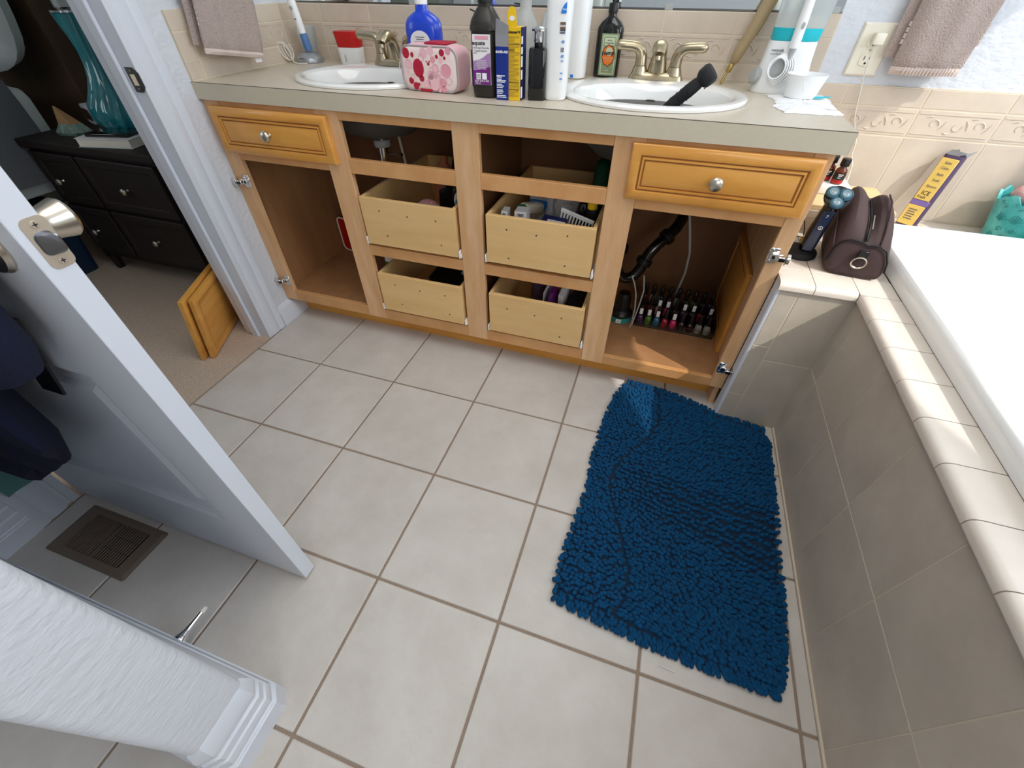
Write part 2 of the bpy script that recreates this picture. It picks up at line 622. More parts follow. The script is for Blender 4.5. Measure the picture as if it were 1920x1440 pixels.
def cap_y(a, b):
    k = ('capy', round(b - a, 4))
    if k not in _tc:
        o = G().loft([[(x, y, z) for x, z in NOSE] for y in (-(b - a) / 2, (b - a) / 2)]).build('cap_tile', 'cap_tile', sur)
        _tc[k] = o.data
    else:
        o = obj('cap_tile', _tc[k], sur)
    o.location = (1.692, (a + b) / 2, 0)


yl = [.198, .0915] + [-.0195 - .1085 * k for k in range(22)]
for b, a in zip(yl, yl[1:]):
    if a < -2.5:
        break
    cap_y(a + .001, b - .001)
for a, b in ((1.5055, 1.5895), (1.5915, 1.691)):                      # the bullnoses of the return
    G().loft([[(x, .199 + u, z) for u, z in NOSE] for x in (a, b)]).build('cap_tile', 'cap_tile', sur)
G().prism([(1.693, .1995), (1.782, .1995), (1.782, .2905), (1.693, .2905)], .527, .5393).build('cap_tile', 'cap_tile', sur, False)
for x0, x1 in ((1.5065, 1.5895), (1.5915, 1.691), (1.693, 1.782)):
    for k in range(5):
        y0 = .2925 + k * .1
        tile(sur, 'deck_tile', 'cap_tile', x0, x1, y0, min(y0 + .098, .783), .527, .5392, .001)
for k in range(5):
    tile(sur, 'deck_tile', 'cap_tile', 1.784 + k * .193, 1.784 + k * .193 + .191, .6125, .783, .527, .5392, .001)

tub = thing('bathtub', 'white drop-in bathtub set in the tiled deck', 'bathtub', (2.2, -.35, .54))
g = G()
rg = []
for ins, z, r in ((0, .5405, .05), (-.001, .570, .05), (.002, .578, .05), (.009, .5855, .05), (.030, .5875, .05), (.036, .585, .05), (.046, .570, .06), (.075, .44, .10), (.13, .26, .14), (.19, .205, .16), (.26, .20, .16)):
    rg.append(rrect(1.783 + ins, 2.66 - ins, -1.35 + ins * 1.6, .605 - ins * 1.9 if ins > .02 else .605 - ins, r, z))
g.loft([[(x - 2.2, y + .35, z - .54) for x, y, z in q] for q in rg], cap0=False)
g.build('shell', 'acrylic_white', tub)

# ------------------------------------------------------------------ vanity
van = thing('vanity_cabinet', 'long maple vanity cabinet with its doors and four drawer fronts taken off', 'cabinet', (0, 0, 0))
YF = .250
for n, x0, x1 in (('stile', WL + .001, -.265), ('stile', .1005, .181), ('stile', .551, .632), ('stile', 1.005, 1.084), ('stile', 1.461, 1.503)):
    BX(x0, x1, YF, YF + .019, .093, .839, .0012).build(n, 'maple_v', van, False)
for x0, x1, z0, z1 in ((-.265, .1005, .8135, .839), (.181, .551, .8135, .839), (.632, 1.005, .8135, .839), (1.084, 1.461, .8135, .839),
                       (-.265, .1005, .664, .707), (.181, .551, .664, .707), (.632, 1.005, .664, .707), (1.084, 1.461, .664, .707),
                       (.181, .551, .380, .420), (.632, 1.005, .380, .420),
                       (-.265, .1005, .093, .139), (.181, .551, .093, .139), (.632, 1.005, .093, .139), (1.084, 1.461, .093, .130)):
    BX(x0 + .0003, x1 - .0003, YF + .0006, YF + .0185, z0, z1, .001).build('rail', 'maple', van, False)
BX(WL + .001, 1.503, .323, .337, 0, .0925).build('toe_kick', 'honey', van, False)
BX(WL + .001, 1.503, YF + .020, .337, .086, .0925).build('toe_top', 'maple_in', van, False)
BX(1.486, 1.503, YF + .0195, .788, .0, .839).build('side_panel', 'maple_v', van, False)
BX(WL + .001, -.308, YF + .0195, .788, .0925, .839).build('side_panel', 'maple_in', van, False)
BX(.584, .600, YF + .0195, .770, .1295, .839).build('partition', 'maple_shaded', van, False)
BX(-.3075, 1.4855, YF + .0195, .770, .117, .1292).build('bottom_panel', 'maple_in', van, False)
BX(-.3075, .3, .7705, .7785, .1295, .839).build('back_panel', 'maple_shaded', van, False)
BX(.302, 1.4855, .7705, .7785, .1295, .839).build('back_panel', 'maple_shaded', van, False)


def front_panel(parent, x0, x1, z0, z1, y0, y1, name='drawer_front', groove=True):
    """raised panel: y0 front plane, y1 back plane"""
    d = y1 - y0
    pr = [(0, y1), (0, y0 + .006), (.003, y0 + .003), (.009, y0), (.020, y0), (.0245, y0 + .002), (.0255, y0 + .0055), (.0285, y0 + .0055), (.0295, y0 + .002),
          (.0335, y0 + .0015), (.0345, y0 + .0055), (.0375, y0 + .0055), (.0385, y0 + .0035), (.047, y0 + .001)]
    pr = [(i, min(y, y1 - .002) if i else y) for i, y in pr]
    g = G().loft(rect_rings(x0, x1, z0, z1, pr))
    o = g.build(name, 'honey', parent)
    if groove:
        g = G()
        for i0, i1 in ((.0257, .0285), (.0347, .0373)):
            y = y0 + .0053
            q = rect_rings(x0, x1, z0, z1, [(i0, y), (i1, y)])
            g.loft(q, cap0=False, cap1=False)
        g.build('groove', 'glaze', o, False)
    return o


def knob(parent, x, y, z, r=.0165, mat='satin'):
    g = G().lathe([(.008, 0), (.0065, .004), (.0055, .010), (.009, .014), (r, .017), (r + .0005, .020), (r - .002, .0245), (r * .7, .0265), (.001, .0275)], n=20, mx=at(x, y, z) @ FACE_Y)
    return g.build('knob', mat, parent)


d1 = front_panel(van, -.2915, .1465, .690, .8245, .2285, .2495)
knob(d1, -.080, .2290, .7580)
d2 = front_panel(van, 1.0540, 1.4875, .6945, .8285, .2285, .2495)
knob(d2, 1.2690, .2290, .7600)


def drawer(x0, x1, z0, z1, yf, holes):
    cx = (x0 + x1) / 2
    d = BX(x0, x1, yf, yf + .014, z0, z1, .0012).build('drawer', 'birch', van, False)
    yb = .742
    BX(x0, x0 + .012, yf + .0142, yb, z0, z1, .001).build('drawer_side', 'birch', d, False)
    BX(x1 - .012, x1, yf + .0142, yb, z0, z1, .001).build('drawer_side', 'birch', d, False)
    BX(x0 + .0122, x1 - .0122, yb - .012, yb, z0, z1, .001).build('drawer_back', 'birch', d, False)
    BX(x0 + .0122, x1 - .0122, yf + .0142, yb - .0122, z0 + .002, z0 + .008).build('drawer_bottom', 'birch', d, False)
    g = G()
    for hx, hz in holes:
        n = 8
        g.loft([[(x0 + hx * (x1 - x0) + .0028 * math.cos(2 * math.pi * k / n), yy, z0 + hz * (z1 - z0) + .0028 * math.sin(2 * math.pi * k / n)) for k in range(n)] for yy in (yf + .001, yf - .0003)])
    g.build('screw_holes', 'ink', d, False)['kind'] = 'stuff'
    for s, x in ((-1, x0), (1, x1)):
        g = G()
        xa, xb = (x - .0095, x - .001) if s < 0 else (x + .001, x + .0095)
        g.box(xa, xb, yf + .004, .735, z0 - .004, z0 + .008, .001)
        g.box(xa + .002, xb - .002, yf - .001, yf + .02, z0 - .002, z0 + .024, .001)
        g.lathe([(.006, -.003), (.006, .003)], n=12, mx=at((xa + xb) / 2, yf + .012, z0 + .010) @ Matrix.Rotation(rad(90), 4, 'Y'))
        g.build('slide', 'white_plastic', d)


H5 = ((.20, .76), (.50, .72), (.80, .72), (.24, .24), (.83, .22))
drawer(.1945, .5415, .433, .596, .239, H5)
drawer(.6475, .9935, .437, .596, .239, ((.20, .75), (.48, .72), (.76, .80), (.22, .15), (.76, .18)))
drawer(.1945, .5415, .152, .314, .239, H5)
drawer(.6475, .9935, .152, .315, .239, ((.20, .68), (.50, .64), (.78, .70), (.78, .2)))


def hinge(x, z, sgn):
    h = G()
    h.box(-.013, .013, -.004, .0005, -.022, .022, .002)
    h.box(-.006, .024, -.012, -.003, -.009, .009, .002)
    h.box(.008, .030, -.024, -.010, -.007, .007, .002)
    h.lathe([(.0125, 0), (.0125, .007), (.010, .0095)], n=16, mx=at(.030, -.018, 0) @ Matrix.Rotation(rad(90), 4, 'Y') @ Matrix.Diagonal((1.3, .8, 1, 1)))
    for zz in (-.015, .015):
        h.lathe([(.004, 0), (.004, .003), (.002, .0035)], n=10, mx=at(-.004, -.004, zz) @ FACE_Y)
    o = h.build('hinge', 'chrome', van)
    o.matrix_local = at(x, YF, z) @ Matrix.Diagonal((sgn, 1, 1, 1))
    g = G().box(.012, .026, -.0255, -.0235, -.0045, .0045).box(-.003, .004, -.0128, -.0115, -.004, .004)
    g.build('hinge_screw', 'black', o, False)


hinge(-.272, .592, -1)
hinge(-.276, .190, -1)
hinge(1.470, .588, 1)
hinge(1.474, .184, 1)

# worktop with two oval cut-outs
top = thing('countertop', 'long beige laminate countertop with two oval basins cut into it', 'countertop', (0, 0, 0))
SINKS = ((.172, .492), (1.058, .492))
bm = bmesh.new()
X0, X1, Y0, Y1, ZT = WL + .0012, 1.5185, .2382, .7835, .886
loops = [[(X0, Y0), (X1, Y0), (X1, Y1), (X0, Y1)]]
for sx, sy in SINKS:
    loops.append([(sx + .236 * math.cos(2 * math.pi * k / 40), sy + .198 * math.sin(2 * math.pi * k / 40)) for k in range(40)])
ed = []
for lp in loops:
    vs = [bm.verts.new((x, y, ZT)) for x, y in lp]
    ed += [bm.edges.new((vs[i], vs[(i + 1) % len(vs)])) for i in range(len(vs))]
bmesh.ops.triangle_fill(bm, use_beauty=True, edges=ed)
r = bmesh.ops.extrude_face_region(bm, geom=list(bm.faces))
for v in r['geom']:
    if isinstance(v, bmesh.types.BMVert):
        v.co.z -= .030
bmesh.ops.recalc_face_normals(bm, faces=list(bm.faces))
me = bpy.data.meshes.new('slab')
bm.to_mesh(me)
bm.free()
me.materials.append(MATS['laminate'])
obj('slab', me, top)
BX(X0, X1, .2362, .2380, .8405, .8848).build('front_edge', 'laminate_edge', top, False)
BX(X0, X1, .2361, .2381, .8849, .8862).build('edge_seam', 'seam', top, False)
BX(X1 + .0002, X1 + .002, .2362, Y1, .8405, .8855).build('end_edge', 'laminate_edge', top, False)
BX(X0 + .01, X1 - .02, .2385, .2545, .8405, .8555).build('build_up', 'laminate_edge', top, False)


def sink(sx, sy, label):
    s = thing('sink', label, 'sink', (sx, sy, .8865))
    g = G()
    rg = []
    for a, b, z, dy, dx in ((.248, .211, -.0003, 0, 0), (.253, .216, .0005, 0, 0), (.254, .217, .006, 0, 0), (.250, .213, .0105, 0, 0), (.240, .203, .0122, 0, 0),
                        (.222, .178, .0108, -.012, 0), (.210, .160, .006, -.024, 0), (.204, .153, -.006, -.028, 0), (.192, .143, -.050, -.028, 0), (.165, .122, -.100, -.026, 0),
                        (.115, .085, -.135, -.022, 0), (.05, .04, -.147, -.02, 0), (.022, .022, -.150, -.02, 0)):
        rg.append([(a * math.cos(2 * math.pi * k / 48), dy + b * math.sin(2 * math.pi * k / 48), z) for k in range(48)])
    g.loft(rg, cap0=False).build('basin', 'porcelain', s)
    g = G().tube([(.019 * math.cos(2 * math.pi * k / 20), 0, .0085 * math.sin(2 * math.pi * k / 20)) for k in range(20)], .0022, 6, True)
    o = g.build('overflow_ring', 'steel_dark', s)
    o.location = (0, .107, -.037)
    o.rotation_euler = (rad(14), 0, 0)
    g = G().loft([[(.0165 * math.cos(2 * math.pi * k / 20), y, .0065 * math.sin(2 * math.pi * k / 20)) for k in range(20)] for y in (.001, -.0005)])
    q = g.build('overflow_slot', 'black', o, False)
    g = G().lathe([(.030, 0), (.030, .003), (.024, .004), (.018, .002)], c=(0, -.02, -.150), n=24)
    g.build('drain_flange', 'chrome', s)
    g = G().loft([[(a * math.cos(2 * math.pi * k / 32), -.02 + b * math.sin(2 * math.pi * k / 32), z) for k in range(32)] for a, b, z in
                  ((.228, .190, -.032), (.205, .156, -.055), (.180, .135, -.105), (.125, .095, -.148), (.045, .045, -.165))])
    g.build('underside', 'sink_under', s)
    return s


sink(*SINKS[0], 'white oval sink behind the polka dot bag')
sink(*SINKS[1], 'white oval sink with the black handled tool lying in it')


def faucet(x, y, label):
    f = thing('faucet', label, 'faucet', (x, y, .8975))
    g = G()
    g.loft([sup(.082, .026, z, 3.5, 32) if i == 0 else sup(.082 - i * .004, .026 - i * .003, z, 3.5, 32) for i, z in enumerate((0, .010, .016, .018))])
    g.build('base', 'nickel', f)
    g = G()
    # spout: path leans forward and hooks over, section shrinks then swells
    path = [(0, .004, .012, .030, .022), (0, .002, .035, .026, .020), (0, -.003, .058, .021, .018), (0, -.012, .074, .020, .0155), (0, -.028, .085, .0195, .014), (0, -.048, .086, .0205, .0135), (0, -.066, .079, .0195, .0125), (0, -.078, .068, .0165, .0105)]
    rg = []
    for i, (px, py, pz, w, h) in enumerate(path):
        a = path[max(i - 1, 0)]
        b = path[min(i + 1, len(path) - 1)]
        t = V((0, b[1] - a[1], b[2] - a[2])).normalized()
        n = V((0, -t.z, t.y))
        rg.append([V((px, py, pz)) + V((1, 0, 0)) * w * math.cos(2 * math.pi * k / 20) + n * h * math.sin(2 * math.pi * k / 20) for k in range(20)])
    g.loft(rg)
    sp = g.build('spout', 'nickel', f)
    g = G().lathe([(.0085, 0), (.0090, -.009), (.0065, -.010)], n=16, mx=at(0, -.0735, .064) @ Matrix.Rotation(rad(-12), 4, 'X'))
    g.build('aerator', 'nickel', sp)
    g = G().lathe([(.0035, .012), (.003, .078), (.0075, .081), (.0075, .087), (.002, .090)], c=(0, .024, 0), n=12)
    g.build('lift_rod', 'nickel', f)
    for s in (-1, 1):
        g = G().lathe([(.0245, .012), (.0225, .020), (.019, .030), (.0185, .032)], c=(s * .051, 0, 0), n=20)
        hb = g.build('handle', 'nickel', f)
        pts = [(s * .051, 0, .033), (s * .052, 0, .055), (s * .057, -.001, .068), (s * .068, -.003, .0765), (s * .082, -.006, .079), (s * .104, -.010, .0805), (s * .122, -.013, .081), (s * .129, -.0135, .081), (s * .133, -.014, .081)]
        G().tube(pts, [.0175, .0165, .0155, .0138, .0125, .0128, .0125, .009, .002], 14).build('lever', 'nickel', hb)
    return f


faucet(.160, .668, 'brushed nickel two-lever faucet half hidden behind the polka dot bag')
faucet(1.055, .680, 'brushed nickel two-lever faucet beside the dark bottle with green label')

# mirror strip along the top
mi = thing('mirror', 'large frameless wall mirror above the backsplash', 'mirror', (.61, .787, 1.057))
BX(-.90, .905, 0, .005, 0, .95, .0008).build('glass', 'mirror', mi, False)
BX(-.90, .905, -.002, .0052, -.0032, .0012).build('bottom_rail', 'steel_dark', mi, False)
for x in (-.42, .44, .885):
    BX(x - .012, x + .012, -.0035, -.0005, -.004, .010, .0008).build('clip', 'grey_plastic', mi, False)

# ------------------------------------------------------------------ things on the counter
ZC = .8864


def bottle(name, label, cat, loc, rings, mat, e=3.0, part='body', rz=0, group=None):
    t = thing(name, label, cat, loc, rz, group)
    G().loft([sup(a, b, z, e if i < len(rings) else 2, 28) for i, (a, b, z) in enumerate(rings)]).build(part, mat, t)
    return t


def cap(parent, r, z0, z1, mat, name='cap', ridges=0):
    if ridges:
        rg = []
        for z, k in ((z0, 1), (z1 - .002, 1), (z1, .9)):
            rg.append([(r * k * (1 + .05 * (i % 2)) * math.cos(2 * math.pi * i / ridges), r * k * (1 + .05 * (i % 2)) * math.sin(2 * math.pi * i / ridges), z) for i in range(ridges)])
        g = G().loft(rg)
    else:
        g = G().lathe([(r, z0), (r, z1 - .002), (r * .92, z1)], n=20)
    return g.build(name, mat, parent)


# electric toothbrush on its charger
t = thing('toothbrush_charger', 'round silver toothbrush charging base with clear head holder', 'charger', (-.236, .712, ZC))
G().lathe([(.050, 0), (.051, .004), (.048, .012), (.040, .022), (.030, .028), (.026, .030)], n=28).build('base', 'silver_plastic', t)
g = G()
rg = []
for z, rr in ((.028, .036), (.10, .044), (.105, .044), (.105, .042), (.028, .034)):
    rg.append([(rr * math.cos(rad(a)), rr * math.sin(rad(a)), z) for a in range(20, 161, 10)])
g.loft(rg, closed=False, cap0=False, cap1=False)
g.build('holder', 'frost', t)
text('lettering', 'BRAUN', .006, at(0, -.0465, .0145) @ Matrix.Rotation(rad(62), 4, 'X'), 'ink_soft', t)
t = thing('electric_toothbrush', 'white and blue electric toothbrush standing upright on the silver charger', 'toothbrush', (-.228, .708, ZC + .0345), rot=(rad(2), rad(-7), 0))
G().lathe([(.012, 0), (.0135, .01), (.013, .05)], n=18).build('grip_sleeve', 'brush_blue', t)
G().loft([sup(.0125, .0125, .0505, 2), sup(.0132, .013, .075, 2), sup(.0145, .0135, .11, 2), sup(.014, .013, .135, 2), sup(.010, .010, .155, 2), sup(.006, .006, .163, 2)]).build('handle', 'white_plastic', t)
g = G().tube([(0, 0, .1635), (-.001, 0, .18), (-.001, 0, .215)], [.0042, .0035, .003], 10)
g.lathe([(.0065, 0), (.0065, .006)], n=14, mx=at(-.001, .003, .218) @ FACE_Y)
g.build('brush_head', 'white_plastic', t)
g = G()
disc(g, 0, .122, .0065, -.0147, 18)
g.build('button', 'grey_plastic', t)
g = G().loft([[(-.003, -.0142, .094), (.003, -.0142, .094), (0, -.0142, .088)], [(-.003, -.013, .094), (.003, -.013, .094), (0, -.013, .088)]])
g.build('battery_mark', 'ink', t, False)

pts = []
for k in range(64):
    a = k / 63 * 6.28 * 3.2
    pts.append((-.3005 + .010 * math.cos(a * .5 + .4) + .006 * math.sin(a), .672 + .028 * math.sin(a) * .5 + .010 * math.cos(a * .7), ZC + .006 + .030 * (1 + math.cos(a + .6)) * .9))
pts += [(-.262, .650, ZC + .003), (-.235, .640, ZC + .003), (-.205, .652, ZC + .003)]
tag(G().tube(pts, .0022, 6).build('power_cord', 'cable_white'), 'cream power cord bunched up in the counter corner beside the toothbrush charger', 'cord')

t = thing('jar', 'white plastic bottle with wide red lid beside the left faucet', 'bottle', (-.052, .722, ZC), rad(4))
G().loft([sup(.040, .026, 0, 4), sup(.042, .027, .004, 4), sup(.045, .027, .046, 4), sup(.0455, .027, .050, 4)]).build('body', 'white_plastic', t)
G().loft([sup(.043, .026, .0505, 4), sup(.044, .0265, .055, 4), sup(.047, .028, .080, 4), sup(.050, .029, .092, 4), sup(.050, .029, .0945, 4), sup(.046, .027, .0955, 4)]).build('lid', 'red_cap', t)
BX(-.016, -.008, -.0283, -.0262, .008, .030, .001).build('measuring_strip', 'frost', t, False)

t = bottle('lotion_bottle', 'bright blue bottle with arched white label behind the polka dot bag', 'bottle', (.372, .50, ZC),
           [(.052, .030, 0), (.055, .032, .004), (.055, .032, .125), (.053, .031, .138), (.046, .028, .150), (.030, .022, .160), (.018, .018, .166), (.016, .016, .180)], 'blue_bottle', 3)
cap(t, .018, .1802, .214, 'white_plastic')
poly = [(-.032, .055), (.032, .055)] + [(.032 * math.cos(rad(a)), .098 + .026 * math.sin(rad(a))) for a in range(0, 181, 15)]
G().loft([[(x, -.0328, z) for x, z in poly], [(x, -.0318, z) for x, z in poly]]).build('label', 'label_white', t, False)
for i, (z, w) in enumerate(((.108, .030), (.103, .024), (.097, .034), (.091, .030), (.085, .036))):
    BX(-w / 2, w / 2, -.0332, -.0327, z, z + .0018).build('print_line', 'lilac' if i > 2 else 'ink_soft', t, False)

# pink polka dot pouch
bag = thing('lunch_pouch', 'white zip pouch with pink and crimson polka dots', 'bag', (.4655, .3815, ZC), rad(-5))
HW, HH, DD = .090, .1035, .088


def rr_xz(hw, z0, z1, r, y, n=6):
    return [(x, y, z) for x, z, _ in rrect(-hw, hw, z0, z1, r, 0, n)]


G().loft([rr_xz(HW - .014, .014, HH - .012, .022, -.0545), rr_xz(HW - .005, .006, HH - .004, .026, -.052), rr_xz(HW, .001, HH, .026, -.046)], cap1=False, mx=None).build('front_panel', 'pink_base', bag)
g = G().loft([rr_xz(HW, .001, HH, .026, -.0455), rr_xz(HW, 0.0, HH + .001, .024, -.02), rr_xz(HW - .002, 0, HH + .002, .024, .005), [(x + .010, y, z) for x, y, z in rr_xz(HW - .014, .002, HH - .003, .024, .030)], [(x + .016, y, z) for x, y, z in rr_xz(HW - .030, .014, HH - .014, .02, .038)]], cap0=False)
g.build('side_panel', 'pink_pale', bag)
for y, nm in ((-.0505, 'piping'),):
    G().tube(rr_xz(HW - .0015, .003, HH - .001, .026, y, 7), .0024, 6, True).build(nm, 'grey_piping', bag)
random.seed(3)
dots = [(-.034, .054, .0215, 'crimson', 1.25), (-.072, .086, .012, 'crimson', 1.1), (-.051, .083, .006, 'crimson', 1.2), (-.064, .024, .008, 'crimson', 1), (-.026, .031, .008, 'crimson', 1),
        (-.049, .0125, .009, 'crimson', .8), (.019, .0265, .021, 'pink_pale', 1.0), (.060, .0525, .0145, 'pink_mid', 1), (.006, .040, .011, 'pink_pale', 1), (.025, .056, .009, 'pink_pale', 1.15),
        (-.067, .062, .010, 'pink_pale', 1), (.024, .038, .0045, 'crimson', 1), (.002, .065, .004, 'crimson', 1), (.032, .082, .0045, 'crimson', 1), (.050, .091, .008, 'crimson', .8),
        (.058, .080, .004, 'crimson', 1), (.046, .024, .010, 'pink_mid', 1), (-.006, .020, .010, 'pink_pale', 1), (-.024, .018, .007, 'pink_pale', 1), (.049, .010, .008, 'pink_mid', .8),
        (.018, .075, .008, 'pink_mid', 1), (.044, .075, .007, 'pink_pale', 1), (-.012, .088, .012, 'pink_pale', .6), (.012, .094, .010, 'pink_pale', .6), (.034, .008, .006, 'pink_pale', 1),
        (-.072, .043, .005, 'pink_pale', 1), (-.038, .017, .004, 'crimson', 1), (.070, .095, .008, 'pink_mid', .7), (-.004, .070, .0022, 'crimson', 1), (.006, .0705, .0022, 'crimson', 1)]
dp = {}
for x, z, r, m, sx in dots:
    g = dp.setdefault(m, G())
    x *= .93
    disc(g, x, z, r, -.0549, 18, 1 / sx if sx > 1 else 1, .0008)
for m, g in dp.items():
    g.build('dots', m, bag, False)['kind'] = 'stuff'
g = G()
for x, z, r in ((.019, .0265, .0218), (.060, .0525, .0153), (.046, .024, .0108), (-.067, .062, .0108), (.025, .056, .0098), (-.020, .078, .008), (.036, .046, .006), (-.056, .034, .006), (.010, .053, .005), (.068, .030, .009)):
    g.tube([(x * .93 + r * math.cos(2 * math.pi * k / 16), -.0552, z + r * math.sin(2 * math.pi * k / 16)) for k in range(16)], .0005, 4, True)
g.build('dot_outlines', 'pink_mid', bag)['kind'] = 'stuff'
BX(-.022, .050, -.030, .030, HH + .0015, HH + .006, .002).build('handle_strap', 'crimson', bag)
g = G().tube([(-HW - .001, -.035, .060), (-HW - .014, -.036, .062), (-HW - .017, -.036, .048), (-HW - .011, -.036, .038), (-HW - .012, -.036, .030)], .0016, 6)
g.build('zip_pull_loop', 'white_plastic', bag)
BX(-HW - .005, -HW + .001, -.04, -.028, .028, .062, .002).build('zip_tab', 'pink_mid', bag)
BX(-.035, .005, -.0545, -.049, .0002, .0075, .002).build('base_patch', 'crimson', bag)

# black gadget and cord behind the pouch
t = thing('hair_dryer_base', 'black appliance standing behind the polka dot bag and dark peroxide bottle', 'appliance', (.578, .462, ZC), rad(-8))
G().loft([sup(.034, .030, 0, 4), sup(.036, .032, .004, 4), sup(.036, .032, .085, 4), sup(.026, .022, .100, 4)]).build('body', 'black', t)
G().tube([(-.005, 0, .099), (-.012, .02, .135), (-.05, .06, .162), (-.10, .10, .168)], .0022, 6).build('cord', 'black', t)

# dark peroxide bottle
t = bottle('peroxide_bottle', 'tall dark brown bottle with white and purple label', 'bottle', (.6305, .338, ZC),
           [(.029, .030, 0), (.0335, .0345, .003), (.035, .036, .014), (.035, .036, .138), (.0372, .039, .141), (.037, .0385, .148), (.034, .034, .160), (.020, .020, .182), (.0155, .0155, .186), (.0155, .0155, .192)], 'hp_bottle', 3.4, rz=rad(4))
cap(t, .0175, .1925, .214, 'black', ridges=36)
LY = -.0362
BX(-.026, .0215, LY - .0008, LY + .002, .030, .134, .0006).build('label', 'label_white', t, False)
poly = [(-.0255, .0305), (.021, .0305), (.021, .098), (.012, .095), (.002, .088), (-.008, .084), (-.018, .082), (-.0255, .080)]
G().loft([[(x, LY - .0014, z) for x, z in poly], [(x, LY - .0007, z) for x, z in poly]]).build('label_band', 'lilac', t, False)
poly = [(-.0255, .0305), (.021, .0305), (.021, .070), (.008, .066), (-.012, .062), (-.0255, .061)]
G().loft([[(x, LY - .0019, z) for x, z in poly], [(x, LY - .0013, z) for x, z in poly]]).build('label_band', 'purple', t, False)
F = lambda x, y, z: at(x, y, z) @ FACE_Y
BX(-.019, .016, LY - .0013, LY - .0007, .124, .131).build('label_stamp', 'pink_mid', t, False)
text('lettering', 'equate', .0125, F(-.009, LY - .001, .117) @ Matrix.Shear('XY', 4, (0, 0)), 'ink', t, bold=.0003)
text('lettering', 'Hydrogen Peroxide', .0052, F(-.0025, LY - .001, .1075), 'ink_soft', t)
text('lettering', 'Topical Solution', .0052, F(-.0045, LY - .001, .1015), 'ink_soft', t)
text('lettering', 'U.S.P.', .0035, F(-.019, LY - .001, .0965), 'ink_soft', t)
for i, z in enumerate((.082, .0785, .075, .0715, .068, .0645)):
    text('lettering', ('First aid antiseptic', 'Oral debriding agent', 'Helps prevent the risk', 'of infection in minor cuts', 'scrapes and burns', 'Compare to active')[i], .0032, F(-.003, LY - .002, z), 'white_ink', t)
for x in (-.012, .004):
    BX(x - .0062, x + .0062, LY - .0024, LY - .0018, .042, .0555).build('label_icon', 'white_ink', t, False)
text('lettering', 'KEEP', .004, F(-.012, LY - .0026, .051), 'ink', t)
text('lettering', 'COLD', .004, F(-.012, LY - .0026, .046), 'ink', t)
text('lettering', '32 FL OZ (1 QT)', .0055, F(-.003, LY - .002, .0385), 'white_ink', t, bold=.0001)
text('lettering', '946 mL', .005, F(-.014, LY - .002, .0335), 'white_ink', t)

# open blue box of plasters
t = thing('plaster_box', 'open blue and silver box of plasters left of the yellow carton', 'box', (.6860, .337, ZC), rad(2))
BX(-.0165, .0165, -.040, .040, 0, .112, .0005).build('carton', 'bandaid_blue', t, False)
BX(-.0165, .0165, -.040, .040, .1121, .136).build('carton_top', 'silver_foil', t, False)
poly = [(-.0165, .1362), (.0165, .1362), (.0185, .153), (-.0125, .166)]
G().loft([[(x, -.040 + (z - .1362) * -.1, z) for x, z in poly], [(x, -.039 + (z - .1362) * -.1, z) for x, z in poly]]).build('open_flap', 'silver_foil', t, False)
text('lettering', 'BAND-AID', .0068, F(0, -.0404, .1015), 'white_ink', t, bold=.0002)
for i, (z, w) in enumerate(((.052, .022), (.049, .014), (.0445, .013), (.0415, .025), (.0385, .022), (.0335, .014), (.030, .019), (.0265, .016), (.021, .016), (.0175, .018), (.014, .015), (.009, .024), (.0055, .026))):
    BX(-.0145, -.0145 + w, -.0405, -.0399, z, z + .0018).build('print_line', 'white_ink', t, False)

# yellow carton
t = thing('ointment_carton', 'tall yellow carton with rounded hanging tab and dark blue side', 'box', (.7205, .3385, ZC), rad(-3))
BX(-.0185, .0175, -.038, .0, 0, .150, .0005).build('carton', 'yellow_box', t, False)
BX(.0176, .0184, -.0378, .0, .001, .150).build('side_face', 'navy_print', t, False)
poly = [(-.0175, .1502)] + [(-.0065 + .011 * math.cos(rad(a)), .172 + .016 * math.sin(rad(a))) for a in range(180, -1, -15)] + [(.0075, .1502)]
G().loft([[(x, -.0365, z) for x, z in poly], [(x, -.0355, z) for x, z in poly]]).build('hanging_tab', 'yellow_box', t, False)
disc(g0 := G(), -.006, .166, .0048, -.0371, 14, 1.4)
g0.build('tab_hole', 'white_ink', t, False)
text('lettering', 'Compound W', .0072, F(-.0005, -.0384, .1405), 'ink', t, bold=.0003, sx=.8)
random.seed(11)
z = .132
while z > .006:
    w = random.choice((.031, .032, .026, .030, .018))
    hd = random.random() < .13
    BX(-.0165, -.0165 + w, -.0384, -.0379, z, z + (.0013 if hd else .0007)).build('print_line', 'ink' if hd else 'brown_print', t, False)
    z -= .0026
for z0, z1 in ((.118, .133), (.098, .112), (.072, .094), (.046, .066), (.006, .030)):
    BX(.0184, .0190, -.036, -.026, z0, z1).build('side_print', 'white_ink', t, False)

# black square bottle with silver collar, clear bottles behind, tall white lotion bottles
t = bottle('cologne_bottle', 'black square glass bottle with silver collar', 'bottle', (.7715, .3385, ZC),
           [(.0215, .0215, 0), (.0225, .0225, .003), (.0225, .0225, .104), (.0205, .0205, .110), (.010, .010, .113)], 'black_gloss', 7, rz=rad(8))
G().lathe([(.0105, .1131), (.0105, .120)], n=20).build('neck', 'black', t)
G().lathe([(.0115, .1202), (.012, .122), (.012, .140), (.0185, .142), (.019, .146), (.013, .150), (.003, .151)], n=24).build('collar', 'chrome', t)
t = bottle('spray_bottle', 'cloudy white plastic bottle behind the plaster box and yellow carton', 'bottle', (.702, .452, ZC),
           [(.036, .036, 0), (.040, .040, .005), (.040, .040, .120), (.036, .036, .140), (.018, .018, .172), (.0155, .0155, .178), (.0155, .0155, .200)], 'frost', 2)
cap(t, .018, .2003, .226, 'white_plastic', ridges=40)
